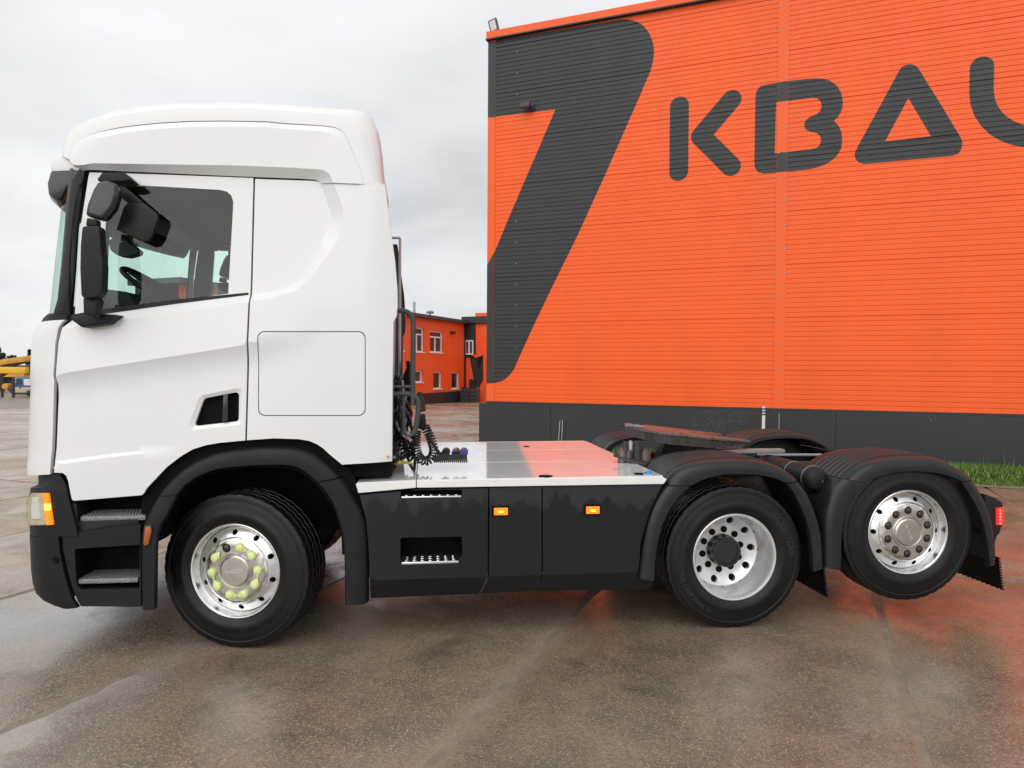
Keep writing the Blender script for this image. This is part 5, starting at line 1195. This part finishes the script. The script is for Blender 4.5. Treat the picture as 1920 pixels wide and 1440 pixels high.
# air tank between rear fenders
c = at(1536, 900, 0.14); mb = MB(); mb.lathe([(0.0005, 0.0), (0.045, 0.003), (0.077, 0.018), (0.091, 0.045), (0.095, 0.075), (0.095, 0.80), (0.08, 0.85), (0.0005, 0.87)], 32)
at_ = mb.build('air_tank', 'black', TR, 50, loc=c)
for y in (0.085, 0.35): MB().lathe([(0.0955, y), (0.098, y + 0.004), (0.0955, y + 0.008)], 32).build('tank_seam', 'steel_grey', at_)
MB().box(-0.001 + 0.005, 0.03, -0.006 + 0.008, 0.006, -0.016, 0.012).build('sticker', 'pvc', at_, 0)
MB().tube([at(1500, 925, 0.3), at(1530, 935, 0.3), at(1552, 930, 0.3), at(1548, 960, 0.3)], 0.014, 8).build('support_arm', 'iron', TR)
MB().pxz(xz([(1500, 905), (1590, 905), (1570, 1000), (1555, 1062), (1542, 1062), (1530, 1000)], 0.5), 0.62, 0.70).build('fender_bracket', 'void', TR, 0)
# mudflaps and tail lamps
def flap(px_, y0, y1, Ya, Yb, far_side=False):
    a = at(px_, y0, Ya); b = at(px_ + (y1 - y0) * 0.11, y1, Ya); n = 24; mb = MB(); top = [(a.x, lerp(Ya, Yb, i / n), a.z) for i in range(n + 1)]; bot = [(b.x, lerp(Ya, Yb, i / n), b.z + (0.008 if i % 2 else 0)) for i in range(n + 1)]
    R = [[(x + 0.008, y, z) for x, y, z in top], top, bot, [(x + 0.008, y, z) for x, y, z in bot]]
    if far_side: R = [[(x, W - y, z) for x, y, z in r] for r in R]
    f = mb.loft(R).build('mudflap', 'rubber', TR, 20)
    mb = MB(); k = 0; L_ = a.z - b.z
    while k < 12:
        z = a.z - L_ * (k + 0.5) / 12; x = lerp(a.x, b.x, (k + 0.5) / 12); yy = Ya - 0.006; mb.box(x - 0.004, x + 0.012, yy, yy + 0.02, z - 0.006, z + 0.006); k += 1
    if far_side: mb.v = [(x, W - y, z) for x, y, z in mb.v]
    mb.build('edge_studs', 'rubber', f)
for fs in (False, True):
    flap(1872, 1045, 1107, 0.03, 0.62, fs); flap(1543, 1062, 1121, 0.05, 0.62, fs)
    def mirr(mb):
        if fs: mb.v = [(x, W - y, z) for x, y, z in mb.v]
        return mb
    tb = mirr(MB().pxz(xz([(1846, 926), (1868, 934), (1881, 944), (1881, 952), (1879, 985), (1875, 1000), (1870, 1005), (1860, 1040), (1850, 1000)], 0.10), 0.10, 0.50)).build('tail_lamp_housing', 'black', TR, 30, 0.01)
    tl = mirr(MB().pxz(xz([(1868.5, 953), (1881.5, 951.5), (1882, 983), (1869, 985)], 0.09), 0.085, 0.48)).build('tail_lamp', 'red_lamp', TR, 0, 0.005)
    for k in range(5):
        p = at(1875.5, 957 + k * 6, 0.085); mirr(MB().tube([(p.x, 0.082, p.z), (p.x, 0.09, p.z)], 0.007, 8)).build('light_emitter', 'red_core', tl)
# ---- behind the cab ---------------------------------------------------------------
def ptube(name, pts, Y, r, m='tube_grey', par=None, n=10, smooth_it=2):
    q = [at(a, b, Y if not isinstance(Y, (list, tuple)) else Y[i]) for i, (a, b) in enumerate(pts)]; q = [Vector(v) for v in chaikin([tuple(v) for v in q], smooth_it, False)]; return MB().tube(q, r, n).build(name, m, par or TR, 50)
ptube('grab_rail', [(738, 583), (760, 582), (774, 592), (775, 610), (774.5, 660), (774, 760)], 0.2, 0.018)
ptube('grab_rail', [(730, 740), (766, 737), (783, 746), (785, 764), (782, 790), (778, 808), (770, 815)], 0.2, 0.018)
ptube('grab_rail', [(730, 725.5), (774, 725)], 0.2, 0.012, smooth_it=0); ptube('grab_rail', [(757, 744), (757.5, 812)], 0.2, 0.013, smooth_it=0)
q = [at(732, 446, 0.9), at(750, 446, 0.9), at(749.5, 730, 0.9)]; MB().tube(q[:2], 0.011, 4).build('hose_post', 'galv', TR, 0); MB().tube(q[1:], 0.011, 4).build('hose_post', 'galv', TR, 0)
MB().pxz(xz([(736, 600), (741, 600), (739, 720), (736, 720)], 0.6), 0.6, 0.7).build('conduit', 'galv', TR, 0)
MB().pxz(xz([(735, 712), (748, 706), (758, 700), (762, 690), (761, 678), (765, 675), (768, 680), (767, 700), (770, 760), (760, 800), (735, 815)], 0.7), 0.7, 1.3).build('air_intake', 'void', TR, 30, 0.01)
MB().pxz(xz([(783, 780), (797, 777), (800, 802), (790, 806), (781, 803)], 0.6), 0.6, 0.75).build('coupling_holder', 'black', TR, 30, 0.01)
rn = random.Random(11)
for i in range(30):
    x = rn.uniform(736, 766); y = rn.uniform(700, 810); pts = [(x, y)]
    for k in range(4): pts.append((clamp(pts[-1][0] + rn.uniform(-14, 14), 733, 782), pts[-1][1] + rn.uniform(4, 26)))
    ptube('cable', pts, [rn.uniform(0.3, 0.65) for _ in pts], rn.uniform(0.006, 0.013), rn.choice(['hose', 'hose', 'black', 'steel_grey']), n=6)
def coil(name, pts, Y, R, r, turns, m='hose'):
    q = [at(a, b, Y[i] if isinstance(Y, (list, tuple)) else Y) for i, (a, b) in enumerate(pts)]; q = [Vector(v) for v in chaikin([tuple(v) for v in q], 2, False)]; n = turns * 14; c = resample(q, n); o = []
    prev = None
    for i, p in enumerate(c):
        d = (c[min(i + 1, n - 1)] - c[max(i - 1, 0)]).normalized(); a = prev if prev is not None else Vector((0, 1, 0)); a = (a - d * a.dot(d)).normalized(); prev = a; b = d.cross(a); t = 2 * math.pi * i / 14; o.append(p + (a * math.cos(t) + b * math.sin(t)) * R)
    return MB().tube(o, r, 6).build(name, m, TR, 60)
coil('coiled_hose', [(758, 806), (754, 826), (757, 846), (772, 858), (786, 862)], 0.55, 0.028, 0.0066, 12)
coil('coiled_hose', [(781, 808), (779, 830), (782, 852), (794, 866), (808, 862), (815, 846), (808, 822), (797, 800)], [0.5, 0.5, 0.48, 0.45, 0.45, 0.47, 0.5, 0.5], 0.031, 0.0068, 27)
coil('coiled_hose', [(812, 860), (835, 859.5), (860, 859.5), (876, 860)], 0.42, 0.026, 0.0062, 17)
coil('coiled_hose', [(769, 832), (776, 840), (765, 852), (748, 858)], 0.7, 0.025, 0.0064, 9)
coil('coiled_hose', [(783, 738), (789, 755), (790, 772)], 0.75, 0.03, 0.009, 8)
ptube('cable', [(800, 812), (812, 832), (824, 852), (838, 858)], 0.6, 0.014, 'hose'); ptube('yellow_line', [(744, 868), (758, 866), (775, 870)], 0.42, 0.009, 'hose_yellow')
for x, m_ in ((836, 'black'), (855, 'black_gloss'), (870, 'purple')):
    p = at(x, 848, 0.62); MB().tube([p + Vector((-0.005, -0.06, 0)), p + Vector((0.005, 0.06, 0))], 0.032, 14).build('coupling', m_, TR, 40, 0.004)
MB().tube([at(741, 845, 0.35), at(741, 868, 0.35)], 0.028, 12).build('cab_damper', 'black', TR, 40)
p = at(745, 867, 0.35); MB().box(p.x - 0.02, p.x + 0.03, 0.33, 0.38, p.z - 0.01, p.z + 0.012).build('yellow_tag', 'hose_yellow', TR, 0)
